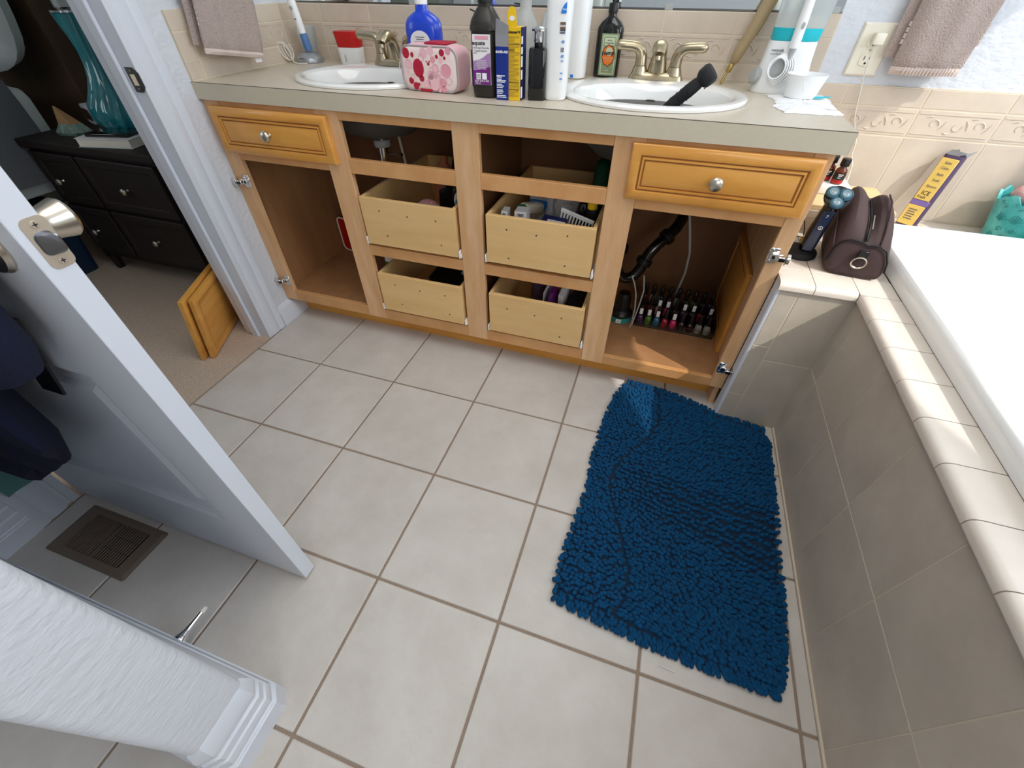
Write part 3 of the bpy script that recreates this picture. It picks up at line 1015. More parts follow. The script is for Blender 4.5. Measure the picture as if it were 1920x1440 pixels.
t = bottle('clear_bottle', 'clear rounded bottle behind the black square bottle', 'bottle', (.776, .438, ZC),
           [(.024, .024, 0), (.027, .027, .004), (.027, .027, .100), (.028, .028, .125), (.026, .026, .150), (.020, .020, .168), (.012, .012, .180), (.012, .012, .190)], 'frost', 2)
BX(-.004, .020, -.0288, -.0270, .05, .125, .0004).build('label', 'label_white', t, False)
BX(.012, .018, -.0292, -.0287, .06, .075).build('label_mark', 'teal', t, False)
G().lathe([(.010, .1905), (.010, .215)], n=14).build('pump', 'clear', t)

t = bottle('body_lotion_bottle', 'tall white lotion bottle with blue and gold print on counter edge', 'bottle', (.8185, .3555, ZC),
           [(.024, .022, 0), (.0275, .0245, .003), (.0285, .025, .012), (.0305, .0265, .12), (.0315, .027, .20), (.030, .026, .225), (.018, .018, .238)], 'white_plastic', 3.4, rz=rad(3))
cap(t, .0185, .2385, .27, 'white_plastic')
y = -.0268
poly = [(.006, .176), (.0195, .176), (.0195, .196), (.014, .192), (.009, .185)]
G().loft([[(x, y - .0012, z) for x, z in poly], [(x, y + .004, z) for x, z in poly]]).build('logo', 'sky_blue', t, False)
text('lettering', 'Medi', .005, F(.015, y - .0014, .183), 'white_ink', t)
BX(.0065, .0195, y - .001, y + .004, .146, .160).build('name_panel', 'brown_print', t, False)
text('lettering', 'GOLD', .0048, F(.013, y - .0012, .153), 'white_ink', t, bold=.0002)
BX(.0065, .0195, y - .0005, y + .004, .139, .1455).build('name_panel', 'navy_print', t, False)
text('lettering', 'BOND', .0042, F(.013, y - .0008, .1422), 'white_ink', t)
text('lettering', '10', .013, F(.0145, y + .0002, .107), 'navy_print', t, bold=.0003, sx=.7)
for z, w in ((.124, .007), (.121, .008), (.096, .006), (.093, .008), (.085, .006), (.06, .006), (.048, .007)):
    BX(.0195 - w, .0195, y, y + .004, z, z + .0015).build('print_line', 'sky_blue', t, False)
t = bottle('shampoo_bottle', 'large plain white bottle between the lotion bottle and the dark pump bottle', 'bottle', (.797, .700, ZC + .0003),
           [(.030, .024, 0), (.034, .027, .003), (.035, .028, .015), (.036, .029, .12), (.037, .029, .25), (.030, .025, .28)], 'white_plastic', 2.6, rz=rad(-12))
cap(t, .02, .2803, .31, 'white_plastic')
BX(-.002, .008, -.0296, -.0275, .004, .012, .0004).build('label_mark', 'sky_blue', t, False)

# hand lotion bottle with the green label
t = bottle('hand_lotion_bottle', 'dark brown pump bottle with green and orange label', 'bottle', (.8895, .7565, ZC),
           [(.038, .022, 0), (.0405, .0235, .003), (.0405, .0235, .118), (.039, .0225, .126), (.030, .018, .138), (.016, .0135, .148), (.0125, .0125, .152), (.0125, .0125, .160)], 'black_gloss', 3.2, rz=rad(-4))
cap(t, .0145, .1603, .182, 'black')
g = G().lathe([(.006, .1823), (.006, .196), (.011, .197), (.011, .206), (.004, .208)], n=16)
g.tube([(0, -.008, .202), (0, -.030, .201), (0, -.036, .196)], [.005, .0042, .0035], 8)
g.build('pump', 'black', t)
y = -.0238
BX(-.020, .034, y - .0006, y + .003, .006, .112, .0004).build('label', 'hemp_green', t, False)
BX(-.015, .029, y - .0012, y - .0004, .010, .108).build('label_panel', 'hemp_pale', t, False)
BX(-.012, .026, y - .0018, y - .001, .013, .105).build('label_panel', 'hemp_green', t, False)
BX(-.009, .023, y - .0021, y - .0014, .084, .102).build('label_panel', 'hemp_pale', t, False)
g = G()
n = 32
g.loft([[(.007 + (.0225 if k % 2 else .0205) * .95 * math.cos(2 * math.pi * k / n), yy, .058 + (.028 if k % 4 < 2 else .0255) * math.sin(2 * math.pi * k / n)) for k in range(n)] for yy in (y - .0024, y - .0016)])
g.build('label_badge', 'ink', t, False)
g = G()
g.loft([[(.007 + (.021 if k % 2 else .0185) * .93 * math.cos(2 * math.pi * k / n), yy, .058 + (.026 if k % 4 < 2 else .0235) * math.sin(2 * math.pi * k / n)) for k in range(n)] for yy in (y - .0029, y - .0023)])
g.build('label_badge', 'orange', t, False)
disc(g := G(), .009, .068, .011, y - .0034, 20)
g.build('badge_centre', 'hemp_pale', t, False)
text('lettering', 'Hemp', .0155, F(.006, y - .0038, .0645) @ Matrix.Rotation(rad(4), 4, 'Z'), 'ink', t, bold=.0004)
text('lettering', 'HAND & BODY', .0045, F(.007, y - .0034, .051), 'hemp_pale', t)
text('lettering', 'LOTION', .0042, F(.007, y - .0034, .0455), 'hemp_pale', t)
text('lettering', 'MOISTURIZING', .004, F(.007, y - .0024, .089), 'ink_soft', t)
text('lettering', 'HERBAL', .0046, F(.007, y - .0024, .0955), 'ink_soft', t)
text('lettering', '500 ml', .004, F(.007, y - .0022, .020), 'white_ink', t)
text('lettering', '17 fl oz', .004, F(.007, y - .0022, .026), 'lilac', t)

# black-handled tool lying in the right basin
t = thing('hand_tool', 'black rubber handled tool with a chunky angular head in the sink', 'tool', (1.187, .400, .945))
ax = (V((1.122, .409, .882)) - V((1.187, .400, .945)))
q = ax.to_track_quat('Z', 'Y')
t.rotation_mode = 'QUATERNION'
t.rotation_quaternion = q
G().loft([sup(a, b, z, 2.6, 20) for a, b, z in ((.0135, .013, .012), (.0150, .0145, .020), (.0165, .0155, .034), (.0165, .0155, .050), (.0150, .0145, .062), (.0162, .0155, .080), (.0150, .0145, .098), (.013, .0125, .118), (.008, .008, .123))]).build('grip', 'black_rubber', t)
g = G()
pts = [(math.cos(rad(a)), math.sin(rad(a))) for a in range(0, 360, 45)]
g.loft([[(.017 * c, .016 * s, .0125) for c, s in pts], [(.025 * c, .022 * s, .004) for c, s in pts], [(.026 * c, .023 * s, -.014) for c, s in pts], [(.021 * c, .019 * s, -.022) for c, s in pts]])
hd = g.build('head', 'black_rubber', t)
g = G().lathe([(.004, 0), (.004, .002), (.0025, .0025)], n=12, mx=at(0, -.0185, .009) @ FACE_Y)
g.build('button', 'black', hd)
g = G()
for z in (.044, .056, .068, .086):
    g.tube([(.0168 * math.cos(2 * math.pi * k / 16), .0160 * math.sin(2 * math.pi * k / 16), z) for k in range(16)], .0008, 4, True)
g.build('grip_ridges', 'black_rubber', t)

# tan wand leaning in the corner of mirror and backsplash
t = thing('grooming_wand', 'tan wand with brass tip leaning on the backsplash near the right sink', 'wand', (1.2515, .745, .8872))
ax = V((1.351, .757, 1.170)) - V((1.2515, .745, .8872))
t.rotation_mode = 'QUATERNION'
t.rotation_quaternion = ax.to_track_quat('Z', 'Y')
G().lathe([(.0045, 0), (.0050, .012), (.0036, .016), (.0032, .030), (.0072, .032), (.0080, .036), (.0080, .052), (.0065, .054)], n=16).build('tip', 'brass', t)
G().loft([sup(a, b, z, 2.4, 20) for a, b, z in ((.0095, .009, .0545), (.0135, .012, .061), (.0165, .014, .070), (.0175, .015, .085), (.0195, .0165, .16), (.021, .017, .24), (.021, .017, .30))]).build('body', 'tan', t)
g = G()
for z in (.075, .11, .15, .19):
    g.box(.0165 + (z - .075) * .03, .0195 + (z - .075) * .03, -.004, .004, z, z + .018, .001)
g.build('side_buttons', 'black', t)
BX(-.0025, .0025, -.0190, -.0170, .13, .29, .0008).build('seam_line', 'brass', t)

# countertop water flosser
t = thing('water_flosser', 'white and teal countertop water flosser with coiled hose', 'water flosser', (1.397, .668, ZC))
G().loft([sup(a, b, z, 3, 32, cx, cy) for a, b, z, cx, cy in ((.070, .044, 0, .002, 0), (.071, .045, .004, .002, 0), (.069, .044, .03, .002, 0), (.062, .042, .075, .002, .002), (.059, .041, .112, .003, .003), (.057, .040, .116, .003, .003))]).build('body', 'white_plastic', t)
BX(-.060, .064, -.0, .044, .0005, .004).build('foot', 'black', t)
G().loft([sup(.057, .040, .1162, 3, 32, .003, .003), sup(.059, .042, .119, 3, 32, .003, .003), sup(.060, .043, .143, 3, 32, .004, .003)]).build('reservoir_base', 'teal', t)
G().loft([sup(.060, .043, .1432, 3, 32, .004, .003), sup(.064, .046, .21, 3, 32, .006, .003), sup(.067, .048, .26, 3, 32, .008, .003)]).build('reservoir', 'frost', t)
G().loft([sup(.068, .049, .2602, 3, 32, .008, .003), sup(.066, .047, .268, 3, 32, .008, .003)]).build('reservoir_lid', 'white_plastic', t)
kb = G().lathe([(.020, 0), (.020, .009), (.017, .013), (.001, .0135)], n=24, mx=at(-.064, -.022, .036) @ Matrix.Rotation(rad(-72), 4, 'Y') @ Matrix.Rotation(rad(20), 4, 'X')).build('dial', 'grey_plastic', t)
g = G()
for k in range(5):
    r = .031 - .0025 * k
    g.tube([(-.010 - .0035 * k + r * math.cos(2 * math.pi * i / 24), -.048 - .0022 * k, .056 + .001 * k + r * 1.12 * math.sin(2 * math.pi * i / 24)) for i in range(24)], .0021, 6, True)
g.build('hose', 'white_plastic', t)
G().lathe([(.027, 0), (.027, .003), (.024, .004)], n=28, mx=at(-.008, -.0405, .056) @ FACE_Y).build('hose_recess', 'grey_plastic', t)
h = G()
h.loft([sup(a, b, z, 2, 18, cx, cy) for a, b, z, cx, cy in ((.0045, .0045, .078, -.002, -.050), (.008, .008, .098, .000, -.052), (.0085, .0085, .103, .000, -.052))])
h.build('handle_tip', 'grey_plastic', t)
hh = G().loft([sup(a, b, z, 2, 18, cx, cy) for a, b, z, cx, cy in ((.0105, .010, .1032, .000, -.052), (.0125, .0115, .115, .000, -.053), (.0125, .012, .16, -.001, -.055), (.0115, .011, .20, -.002, -.057), (.010, .010, .215, -.002, -.058))]).build('handle', 'white_plastic', t)
G().tube([(-.002, -.050, .079), (-.003, -.049, .066), (-.002, -.0485, .055)], .0018, 6).build('handle_hose', 'white_plastic', t)
G().lathe([(.0048, 0), (.0045, .0015), (.002, .002)], n=16, mx=at(.002, -.0665, .150) @ FACE_Y @ Matrix.Diagonal((.9, 1.5, 1, 1))).build('slide_switch', 'grey_plastic', hh)
text('lettering', 'waterpik', .0085, at(-.034, -.0400, .097) @ Matrix.Rotation(rad(-6), 4, 'Z') @ FACE_Y, 'ink_soft', t, bold=.0002)
text('lettering', 'waterflosser', .0062, at(-.034, -.0405, .089) @ Matrix.Rotation(rad(-6), 4, 'Z') @ FACE_Y, 'ink', t)

t = thing('tissue_square', 'rumpled white paper towel with ragged edges at the counter corner', 'paper towel', (1.448, .500, ZC))
pts = [(-.084, .105), (-.062, .02), (-.075, -.055), (-.058, -.118), (.010, -.116), (.072, -.112), (.071, -.05), (.075, .06), (.070, .138), (.000, .12)]
dense = []
random.seed(5)
for i in range(len(pts)):
    a, b = V(pts[i]), V(pts[(i + 1) % len(pts)])
    for k in range(7):
        p = a.lerp(b, k / 7)
        dense.append((p.x + random.uniform(-.004, .004), p.y + random.uniform(-.004, .004)))
n = len(dense)
rg = []
for f, zz in ((1, 0), (1, .0012), (.85, .004), (.6, .0022), (.35, .0045), (.1, .003)):
    rg.append([(x * f, y * f, zz + (random.uniform(0, .002) if f < 1 else 0)) for x, y in dense])
G().loft(rg).build('sheet', 'tissue', t)
t = thing('rinse_cup', 'small white plastic cup standing on the paper towel', 'cup', (1.446, .566, ZC + .0055))
g = G().lathe([(.033, 0), (.0355, .002), (.040, .026), (.046, .050), (.0465, .0515), (.0445, .0515), (.038, .026), (.032, .004)], n=32, sx=1.08, sy=.95)
g.build('body', 'white_plastic', t)
g = G().loft([[(-.012, -.0405, .040), (.010, -.0415, .040), (-.001, -.0375, .016)], [(-.012, -.0375, .040), (.010, -.0385, .040), (-.001, -.0345, .016)]])
g.build('moulded_mark', 'white_plastic', t, False)
t = thing('floss_pick', 'small turquoise plastic pick lying beside the white cup', 'pick', (1.492, .558, ZC + .0065), rad(28))
G().loft([sup(a, b, 0, 2, 12) if False else [(x, a * math.cos(2 * math.pi * k / 10), b * math.sin(2 * math.pi * k / 10) + .002) for k in range(10)] for x, a, b in ((-.034, .001, .001), (-.022, .0028, .0018), (-.010, .007, .002), (.002, .0065, .002), (.014, .003, .0018), (.030, .0022, .0015), (.036, .001, .001))]).build('pick', 'teal', t)

# outlet, plug and its cord
t = thing('wall_outlet', 'cream duplex wall outlet with one plug in the upper socket', 'outlet', (1.624, WB - .0002, .9775))
G().loft(rect_rings(-.041, .041, -.0595, .0595, [(0, 0), (0, -.003), (.004, -.0065)])).build('cover_plate', 'cream_plastic', t, False)
for z in (.021, -.021):
    o = G().loft([[(x, y, z + zz) for x, zz, _ in rrect(-.0175, .0175, -.0145, .0145, .010, 0)] for y in (-.0060, -.0090)]).build('socket', 'cream_plastic', t)
    g = G()
    if z < 0:
        g.box(-.0078, -.0058, -.0095, -.0088, z - .001, z + .008).box(.0055, .0075, -.0095, -.0088, z, z + .007)
    g.loft([[(.0028 * math.cos(2 * math.pi * k / 10), y, z - .0085 + .0028 * math.sin(2 * math.pi * k / 10)) for k in range(10)] for y in (-.0088, -.0095)])
    g.build('slots', 'black', o, False)
g = G().lathe([(.0028, 0), (.0028, .001)], n=10, mx=at(0, -.0066, 0) @ FACE_Y)
g.build('screw', 'satin', t)
t = thing('usb_charger', 'cream plug charger with a thin cord running down the wall', 'plug', (1.627, WB - .0095, 1.003))
BX(-.013, .013, -.026, 0, -.012, .014, .003).build('plug', 'cream_plastic', t)
cord = [(1.627, .765, .993), (1.628, .768, .965), (1.632, .772, .93), (1.645, .774, .88), (1.662, .776, .82), (1.682, .776, .783), (1.700, .777, .750), (1.706, .777, .717), (1.720, .774, .690), (1.724, .765, .660), (1.716, .735, .652), (1.700, .690, .654), (1.692, .652, .655)]
fine = []
for i in range(len(cord) - 1):
    p0, p1, p2, p3 = (V(cord[max(i - 1, 0)]), V(cord[i]), V(cord[i + 1]), V(cord[min(i + 2, len(cord) - 1)]))
    for k in range(4):
        u = k / 4
        fine.append(.5 * ((2 * p1) + (p2 - p0) * u + (2 * p0 - 5 * p1 + 4 * p2 - p3) * u * u + (-p0 + 3 * p1 - 3 * p2 + p3) * u ** 3))
fine.append(V(cord[-1]))
bx = t.location
G().tube([p - V(bx) for p in fine], .0016, 6).build('cord', 'cable_white', t)


# ------------------------------------------------------------------ towels
def cloth(name, mat, parent, frame, w, z0, z1, th, wave, nz=26, nu=22, taper=0.0):
    """frame(u, off, z) -> point; a thick hanging cloth from z1 down to z0"""
    rg = []
    for i in range(nz + 1):
        z = z0 + (z1 - z0) * i / nz
        r = []
        edge = 1 if 0 < i < nz else .35
        for side in (1, -1):
            for j in range(nu + 1):
                u = j / nu if side > 0 else 1 - j / nu
                uu = (u - .5) * (w - taper * (1 - (z - z0) / (z1 - z0)))
                round_ = math.sqrt(max(0, 1 - (2 * u - 1) ** 8))
                r.append(frame(uu, wave(uu, z) + side * th / 2 * edge * (.35 + .65 * round_), z))
        rg.append(r)
    return G().loft(rg).build(name, mat, parent)


t = thing('hand_towel', 'pinkish beige hand towel hanging over the left end of the counter', 'towel', (0, 0, 0))
fr = lambda u, o, z: (-.256 + o + .01 * math.sin(u * 9), .386 + u + .03 * min(1, (z - .93) / .14), z - u * .15)
wv = lambda u, z: .006 * math.sin(u * 38 + z * 4) + .004 * math.sin(u * 90 + 1)
cloth('front_fold', 'terry', t, fr, .205, .950, 1.32, .020, wv)
cloth('back_fold', 'terry', t, lambda u, o, z: (-.296 + o * .8, .372 + u + .03 * min(1, (z - .93) / .14), z - u * .1), .205, .962, 1.32, .012, lambda u, z: .003 * math.sin(u * 50), nz=8)
for z in (1.000, 1.012, 1.024, 1.036):
    cloth('woven_band', 'terry_band', t, lambda u, o, zz, z=z: fr(u, o, zz + .012 * math.sin((u + .12) * 9)), .207, z, z + .007, .0260, wv, nz=1)
cloth('hem', 'terry_band', t, fr, .205, .936, .951, .015, wv, nz=2)
BX(-.010, .010, -.0006, .0006, -.016, 0).build('care_label', 'label_white', t, False).matrix_local = at(-.250, .468, .928) @ Matrix.Rotation(rad(60), 4, 'Z')
G().tube([(-.283, .22, 1.325), (-.283, .60, 1.325)], .007, 10).build('towel_bar', 'satin', t)
for y in (.225, .595):
    G().tube([(WL + .001, y, 1.325), (-.283, y, 1.325)], .008, 10).build('bar_post', 'satin', t)

t = thing('hand_towel', 'beige ribbed hand towel hanging on the white wall beside the outlet', 'towel', (0, 0, 0))
fr2 = lambda u, o, z: (1.765 + u, .748 - o, z)
wv2 = lambda u, z: .007 * math.sin(u * 34 + 2) + .004 * math.sin(u * 80 + z * 6)
cloth('front_fold', 'terry', t, fr2, .185, .948, 1.32, .022, wv2, taper=.02)
cloth('back_fold', 'terry', t, lambda u, o, z: (1.752 + u, .770 - o * .7, z), .19, .965, 1.32, .012, lambda u, z: 0.0, nz=8)
for z in (.996, 1.0085, 1.021, 1.0335):
    cloth('woven_band', 'terry_band', t, fr2, .177, z, z + .0095, .0275, wv2, nz=1)
hm = cloth('hem', 'terry_band', t, fr2, .164, .930, .949, .015, wv2, nz=2)
g = G()
for k in range(16):
    u = -.055 + k * .0082
    g.tube([fr2(u, .012 + wv2(u, .94), .932), fr2(u, .0135 + wv2(u, .94), .940), fr2(u, .012 + wv2(u, .94), .948)], .0022, 5)
o = g.build('hem_ribs', 'terry_band', t)
o['kind'] = 'stuff'
G().tube([(1.62, .742, 1.325), (1.92, .742, 1.325)], .007, 10).build('towel_bar', 'satin', t)
for x in (1.625, 1.915):
    G().tube([(x, .742, 1.325), (x, WB - .001, 1.325)], .008, 10).build('bar_post', 'satin', t)

# ------------------------------------------------------------------ things on the tub deck
ZD = .5397
ri = thing('bamboo_riser', 'pale wooden riser shelf standing against the tiles beside the vanity', 'shelf', (1.668, .640, ZD))
BX(-.145, .135, -.125, .085, .086, .102, .002).build('top', 'bamboo', ri, False)
BX(.1205, .135, -.125, .085, 0, .0858, .001).build('leg', 'pale_wood', ri, False)
BX(-.145, -.131, -.125, .085, 0, .0858, .001).build('leg', 'bamboo', ri, False)
BX(.000, .120, -.125, -.110, .056, .0858, .001).build('apron', 'pale_wood', ri, False)
g = G().lathe([(.004, 0), (.004, .0015)], n=12, mx=at(.108, -.1252, .073) @ FACE_Y)
g.build('screw', 'ink', ri)
t = thing('diffuser_base', 'flat white plastic box on the wooden riser', 'box', (1.650, .655, ZD + .1025))
BX(-.046, .046, -.045, .045, 0, .026, .003).build('case', 'white_plastic', t)
for (x, y, lab) in ((1.6300, .668, 'amber glass bottle with black cap nearer the vanity end'), (1.656, .640, 'amber glass bottle with black cap and dark printed label')):
    t = thing('oil_bottle', lab, 'bottle', (x, y, ZD + .1288), rad(random.uniform(-10, 10)), 'amber bottles on the white box')
    G().lathe([(.0145, 0), (.016, .002), (.016, .034), (.0145, .040), (.0085, .046), (.0080, .0495)], n=20).build('glass', 'amber', t)
    G().lathe([(.0162, .003), (.0164, .0035), (.0164, .012), (.0162, .0125)], n=20).build('liquid_band', 'red_liquid', t)
    rg = [[(.0165 * math.cos(rad(a)), .0165 * math.sin(rad(a)), z) for a in range(200, 341, 10)] for z in (.014, .032)]
    G().loft(rg, closed=False, cap0=False, cap1=False).build('label', 'ink', t)
    cap(t, .0120, .0497, .070, 'black', ridges=30)
    for k, z in enumerate((.028, .024, .019)):
        BX(-.007, .006 - .002 * k, -.0170, -.0164, z, z + .0014).build('print_line', 'white_ink', t)

sh = thing('shaver_stand', 'round dark charging stand under the electric shaver', 'stand', (1.572, .392, ZD))
G().lathe([(.043, 0), (.045, .003), (.045, .012), (.042, .017), (.030, .021), (.020, .022)], n=36).build('base', 'black_rubber', sh)
t = shv = thing('electric_shaver', 'navy rotary electric shaver with three steel heads standing upright', 'shaver', (1.582, .386, ZD + .0225), rot=(rad(6), rad(2), rad(-6)))
G().loft([sup(a, b, z, 2.6, 24, 0, cy) for a, b, z, cy in ((.016, .017, 0, 0), (.0175, .0185, .01, 0), (.0170, .0175, .05, 0), (.0160, .0165, .09, -.001), (.0150, .015, .118, -.003), (.012, .012, .128, -.005))]).build('handle', 'black_gloss', t)
G().loft([sup(.012, .003, z, 3, 16, 0, cy) for z, cy in ((.006, -.0175), (.06, -.0165), (.112, -.0165))]).build('front_panel', 'navy_plastic', t)
text('lettering', '7', .010, at(0, -.0205, .100) @ FACE_Y, 'white_ink', t)
g = G().tube([(.0045 * c, -.0203, .070 + .0045 * s) for c, s in ((math.cos(rad(a)), math.sin(rad(a))) for a in range(0, 360, 24))], .0006, 4, True)
g.lathe([(.0015, 0), (.0015, .001)], n=8, mx=at(0, -.0195, .07) @ FACE_Y)
g.build('power_symbol', 'white_ink', t)
hx = at(0, -.010, .142) @ Matrix.Rotation(rad(38), 4, 'X')
G().lathe([(.014, -.016), (.022, -.008), (.027, 0), (.028, .004), (.026, .006)], n=28, mx=hx).build('head', 'black_gloss', t)
for k in range(3):
    a = rad(-90 + 120 * k)
    c = hx @ at(.0150 * math.cos(a), .0150 * math.sin(a), .006)
    o = G().lathe([(.0148, 0), (.0150, .003), (.0120, .006), (.010, .0062)], n=18, mx=c).build('rotor', 'steel_blue', t)
    G().lathe([(.0085, .0062), (.0085, .0072), (.006, .0072), (.0055, .0065), (.003, .0075), (.001, .0076)], n=18, mx=c).build('rotor_cap', 'rotor_grey', o)

shv.scale = (1.15, 1.15, 1.08)
# brown toiletry bag
t = thing('toiletry_bag', 'dark brown zipped toiletry bag with a metal ring', 'bag', (1.684, .288, ZD), rad(-7))
rg = []
secs = ((0, .062, .078, .074, .0), (.004, .066, .098, .092, .003), (.020, .069, .132, .118, .014), (.050, .070, .166, .148, .030), (.085, .070, .186, .172, .040), (.130, .069, .190, .176, .036), (.170, .067, .186, .174, .02), (.185, .055, .14, .135, .0))
for y, hw, hl, hr, dip in secs:
    p = [(-hw * .82, 0), (-hw * .98, .008), (-hw * 1.04, hl * .35), (-hw * .95, hl * .7), (-hw * .75, hl * .92), (-hw * .5, hl), (-hw * .25, hl - dip * .3), (-hw * .02, hl - dip), (hw * .12, hr - dip),
         (hw * .32, hr - dip * .2), (hw * .55, hr), (hw * .8, hr * .9), (hw * 1.0, hr * .6), (hw * 1.05, hr * .3), (hw * .98, .008), (hw * .82, 0)]
    rg.append([(x - .022 * (z / .19), y, z) for x, z in p])
body = G().loft(rg).build('body', 'brown_bag', t)
s = body.modifiers.new('soft', 'SUBSURF')
s.levels = 1
s.render_levels = 1
for idx in (3, 10):
    G().tube([(r[idx][0] * 1.01, r[idx][1] + .001, r[idx][2] + .0015) for r in rg[1:-2]], .0022, 6).build('piping', 'brown_bag', t)
G().tube([(x, y - .003, z) for x, y, z in rg[1][2:14]], .0022, 6).build('piping', 'black', t)
zp = [(r[7][0] + .004, r[7][1], r[7][2] + .004) for r in rg[1:-2]]
G().tube(zp, .0035, 6).build('zip', 'black', t)
BX(-.012, .010, -.0085, -.0015, .054, .078, .001).build('loop_tab', 'black', t)
G().tube([(-.001 + .0165 * math.cos(rad(a)), -.0075, .046 + .0145 * math.sin(rad(a))) for a in range(0, 360, 20)], .0022, 8, True).build('ring', 'satin', t)
G().tube([(-.010, .052, .148), (-.008, .036, .136), (-.006, .022, .124)], .0015, 5).build('zip_pull', 'satin', t)

# wire stand with yellow disc under the riser
t = thing('wire_stand', 'thin black wire stand with a yellow disc behind the electric shaver', 'stand', (1.567, .462, ZD))
for pts in ([(-.022, -.02, 0), (-.012, -.005, .05), (.0, 0, .075)], [(.024, -.02, 0), (.010, -.005, .05), (.0, 0, .075)], [(-.022, -.02, .0015), (.024, -.02, .0015)], [(-.016, -.012, .028), (.018, -.012, .028)], [(0, .022, 0), (0, .008, .05), (0, 0, .075)]):
    G().tube(pts, .0014, 5).build('wire', 'black', t)
G().lathe([(.012, 0), (.0125, .002), (.012, .004), (.004, .0045)], n=20, mx=at(.016, -.030, .030) @ FACE_Y).build('disc', 'yellow', t)

# packet leaning on the tiles
t = thing('paper_packet', 'tall narrow yellow and purple paper packet torn open at the top', 'packet', (1.934, .716, ZD + .004), rot=(rad(-12), rad(1.4), rad(-34)))
G().loft([sup(.027, .012, 0, 5), sup(.028, .014, .01, 5), sup(.027, .015, .12, 5), sup(.026, .014, .205, 5)], cap1=False).build('packet', 'plum', t)
BX(-.0245, .0175, -.0165, -.012, .078, .196, .001).build('front_print', 'paper_yellow', t)
BX(-.0255, .0195, -.0160, -.012, .004, .062, .001).build('front_print', 'paper_yellow', t)
BX(-.0262, .0215, -.0157, -.012, .0625, .0775, .001).build('band', 'violet', t)
g = G()
g.loft([[(-.026, -.014, .2052), (.010, -.0142, .2052), (.0, -.0145, .222), (-.016, -.014, .216)], [(-.026, -.0130, .2052), (.010, -.0132, .2052), (.0, -.0135, .222), (-.016, -.013, .216)]])
g.loft([[(.008, -.012, .2052), (.027, .0, .2052), (.040, -.004, .226), (.020, -.011, .213)], [(.008, -.011, .2052), (.026, .001, .2052), (.039, -.003, .226), (.020, -.010, .213)]])
g.loft([[(-.026, .012, .2052), (.026, .012, .2052), (.022, .013, .216), (-.020, .013, .219)], [(-.026, .013, .2052), (.026, .013, .2052), (.022, .014, .216), (-.020, .014, .219)]])
g.build('torn_edge', 'silver_foil', t, False)
text('lettering', 'ICE', .017, at(-.004, -.0169, .098) @ FACE_Y, 'ink', t, sx=.9)
text('lettering', 'Fresh', .010, at(-.008, -.0169, .086) @ FACE_Y, 'ink', t)
for k, z in enumerate((.118, .136, .152, .170, .184)):
    text('lettering', ('Epsom', 'Soak', 'Bath', 'Calm', 'Salts')[k], .0095, at(-.002, -.0169, z) @ FACE_Y, 'ink_soft', t)
for k in range(5):
    BX(-.017, .006 - .003 * (k % 2), -.0166, -.0159, .020 + .007 * k, .0225 + .007 * k).build('print_line', 'ink_soft', t)

# turquoise planter with pink puffs
t = thing('ceramic_planter', 'turquoise ceramic pot with moulded shells and curls', 'pot', (2.225, .702, ZD))
rg = []
for z, k in ((0, .86), (.004, .90), (.05, 1.0), (.11, 1.18), (.128, 1.24)):
    r = []
    for i in range(60):
        a = 2 * math.pi * i / 60
        zz = z + (.010 * math.sin(a * 9) + .004 * math.sin(a * 17) if z > .12 else 0)
        r.append((.100 * k * math.cos(a), .058 * k * math.sin(a), zz))
    rg.append(r)
rg += [[(x * .93, y * .93, z - .003) for x, y, z in rg[-1]], [(x * .8, y * .8, .03) for x, y, z in rg[1]]]
pot = G().loft(rg).build('pot', 'teal_glaze', t)
random.seed(9)


def on_pot(a, z, o=.0008):
    k = 1.0 + (z - .05) * 3.05 / 1.0 * .98 if z > .05 else .9 + (z / .05) * .1
    return (.100 * k * math.cos(a) * (1 + o * 8), .058 * k * math.sin(a) * (1 + o * 14), z)


g = G()
for a0 in (-2.75, -2.35, -1.95, -1.55, -1.15, -.75):
    for z0 in (.018, .040):
        pts = []
        for k in range(14):
            th = k / 13 * 5.6
            r = .0085 * (1 - k / 18)
            pts.append(on_pot(a0 + (r * math.cos(th)) / .085 + (z0 - .018) * 9 % .2, z0 + r * math.sin(th)))
        g.tube(pts, .0016, 5)
    for zf in (.075,):
        for k in range(7):
            th = rad(20 + 140 * k / 6)
            g.tube([on_pot(a0 + .1, zf - .012), on_pot(a0 + .1 + .018 * math.cos(th) / .1, zf - .012 + .024 * math.sin(th))], .0014, 4)
    pts = [on_pot(a0 + .02 + .012 * math.sin(k) / .1, .100 + k * .003) for k in range(7)]
    g.tube(pts, .0014, 4)
o = g.build('moulded_relief', 'teal_dark', t)
random.seed(4)
for k, (dx, dy, zz, r) in enumerate(((-.070, -.006, .145, .027), (-.022, .010, .158, .031), (.030, -.008, .147, .028), (.074, .010, .150, .027))):
    p = thing('bath_puff', ('small pale pink puff at the left of the turquoise pot', 'large pink puff at the back of the turquoise pot', 'pale pink puff at the front rim of the turquoise pot', 'pink puff at the far right of the turquoise pot')[k], 'puff', (2.225 + dx, .702 + dy, ZD + zz - .012), 0, 'pink puffs in the turquoise pot')
    rg = []
    for i in range(9):
        ph = math.pi * (i + .2) / 8.4
        rg.append([(r * math.sin(ph) * math.cos(2 * math.pi * j / 18) * (1 + .09 * math.sin(j * 5 + i * 3)), r * math.sin(ph) * math.sin(2 * math.pi * j / 18) * (1 + .09 * math.sin(j * 7 + i)), -r * math.cos(ph)) for j in range(18)])
    G().loft(rg).build('netting', 'pink_fluff', p)

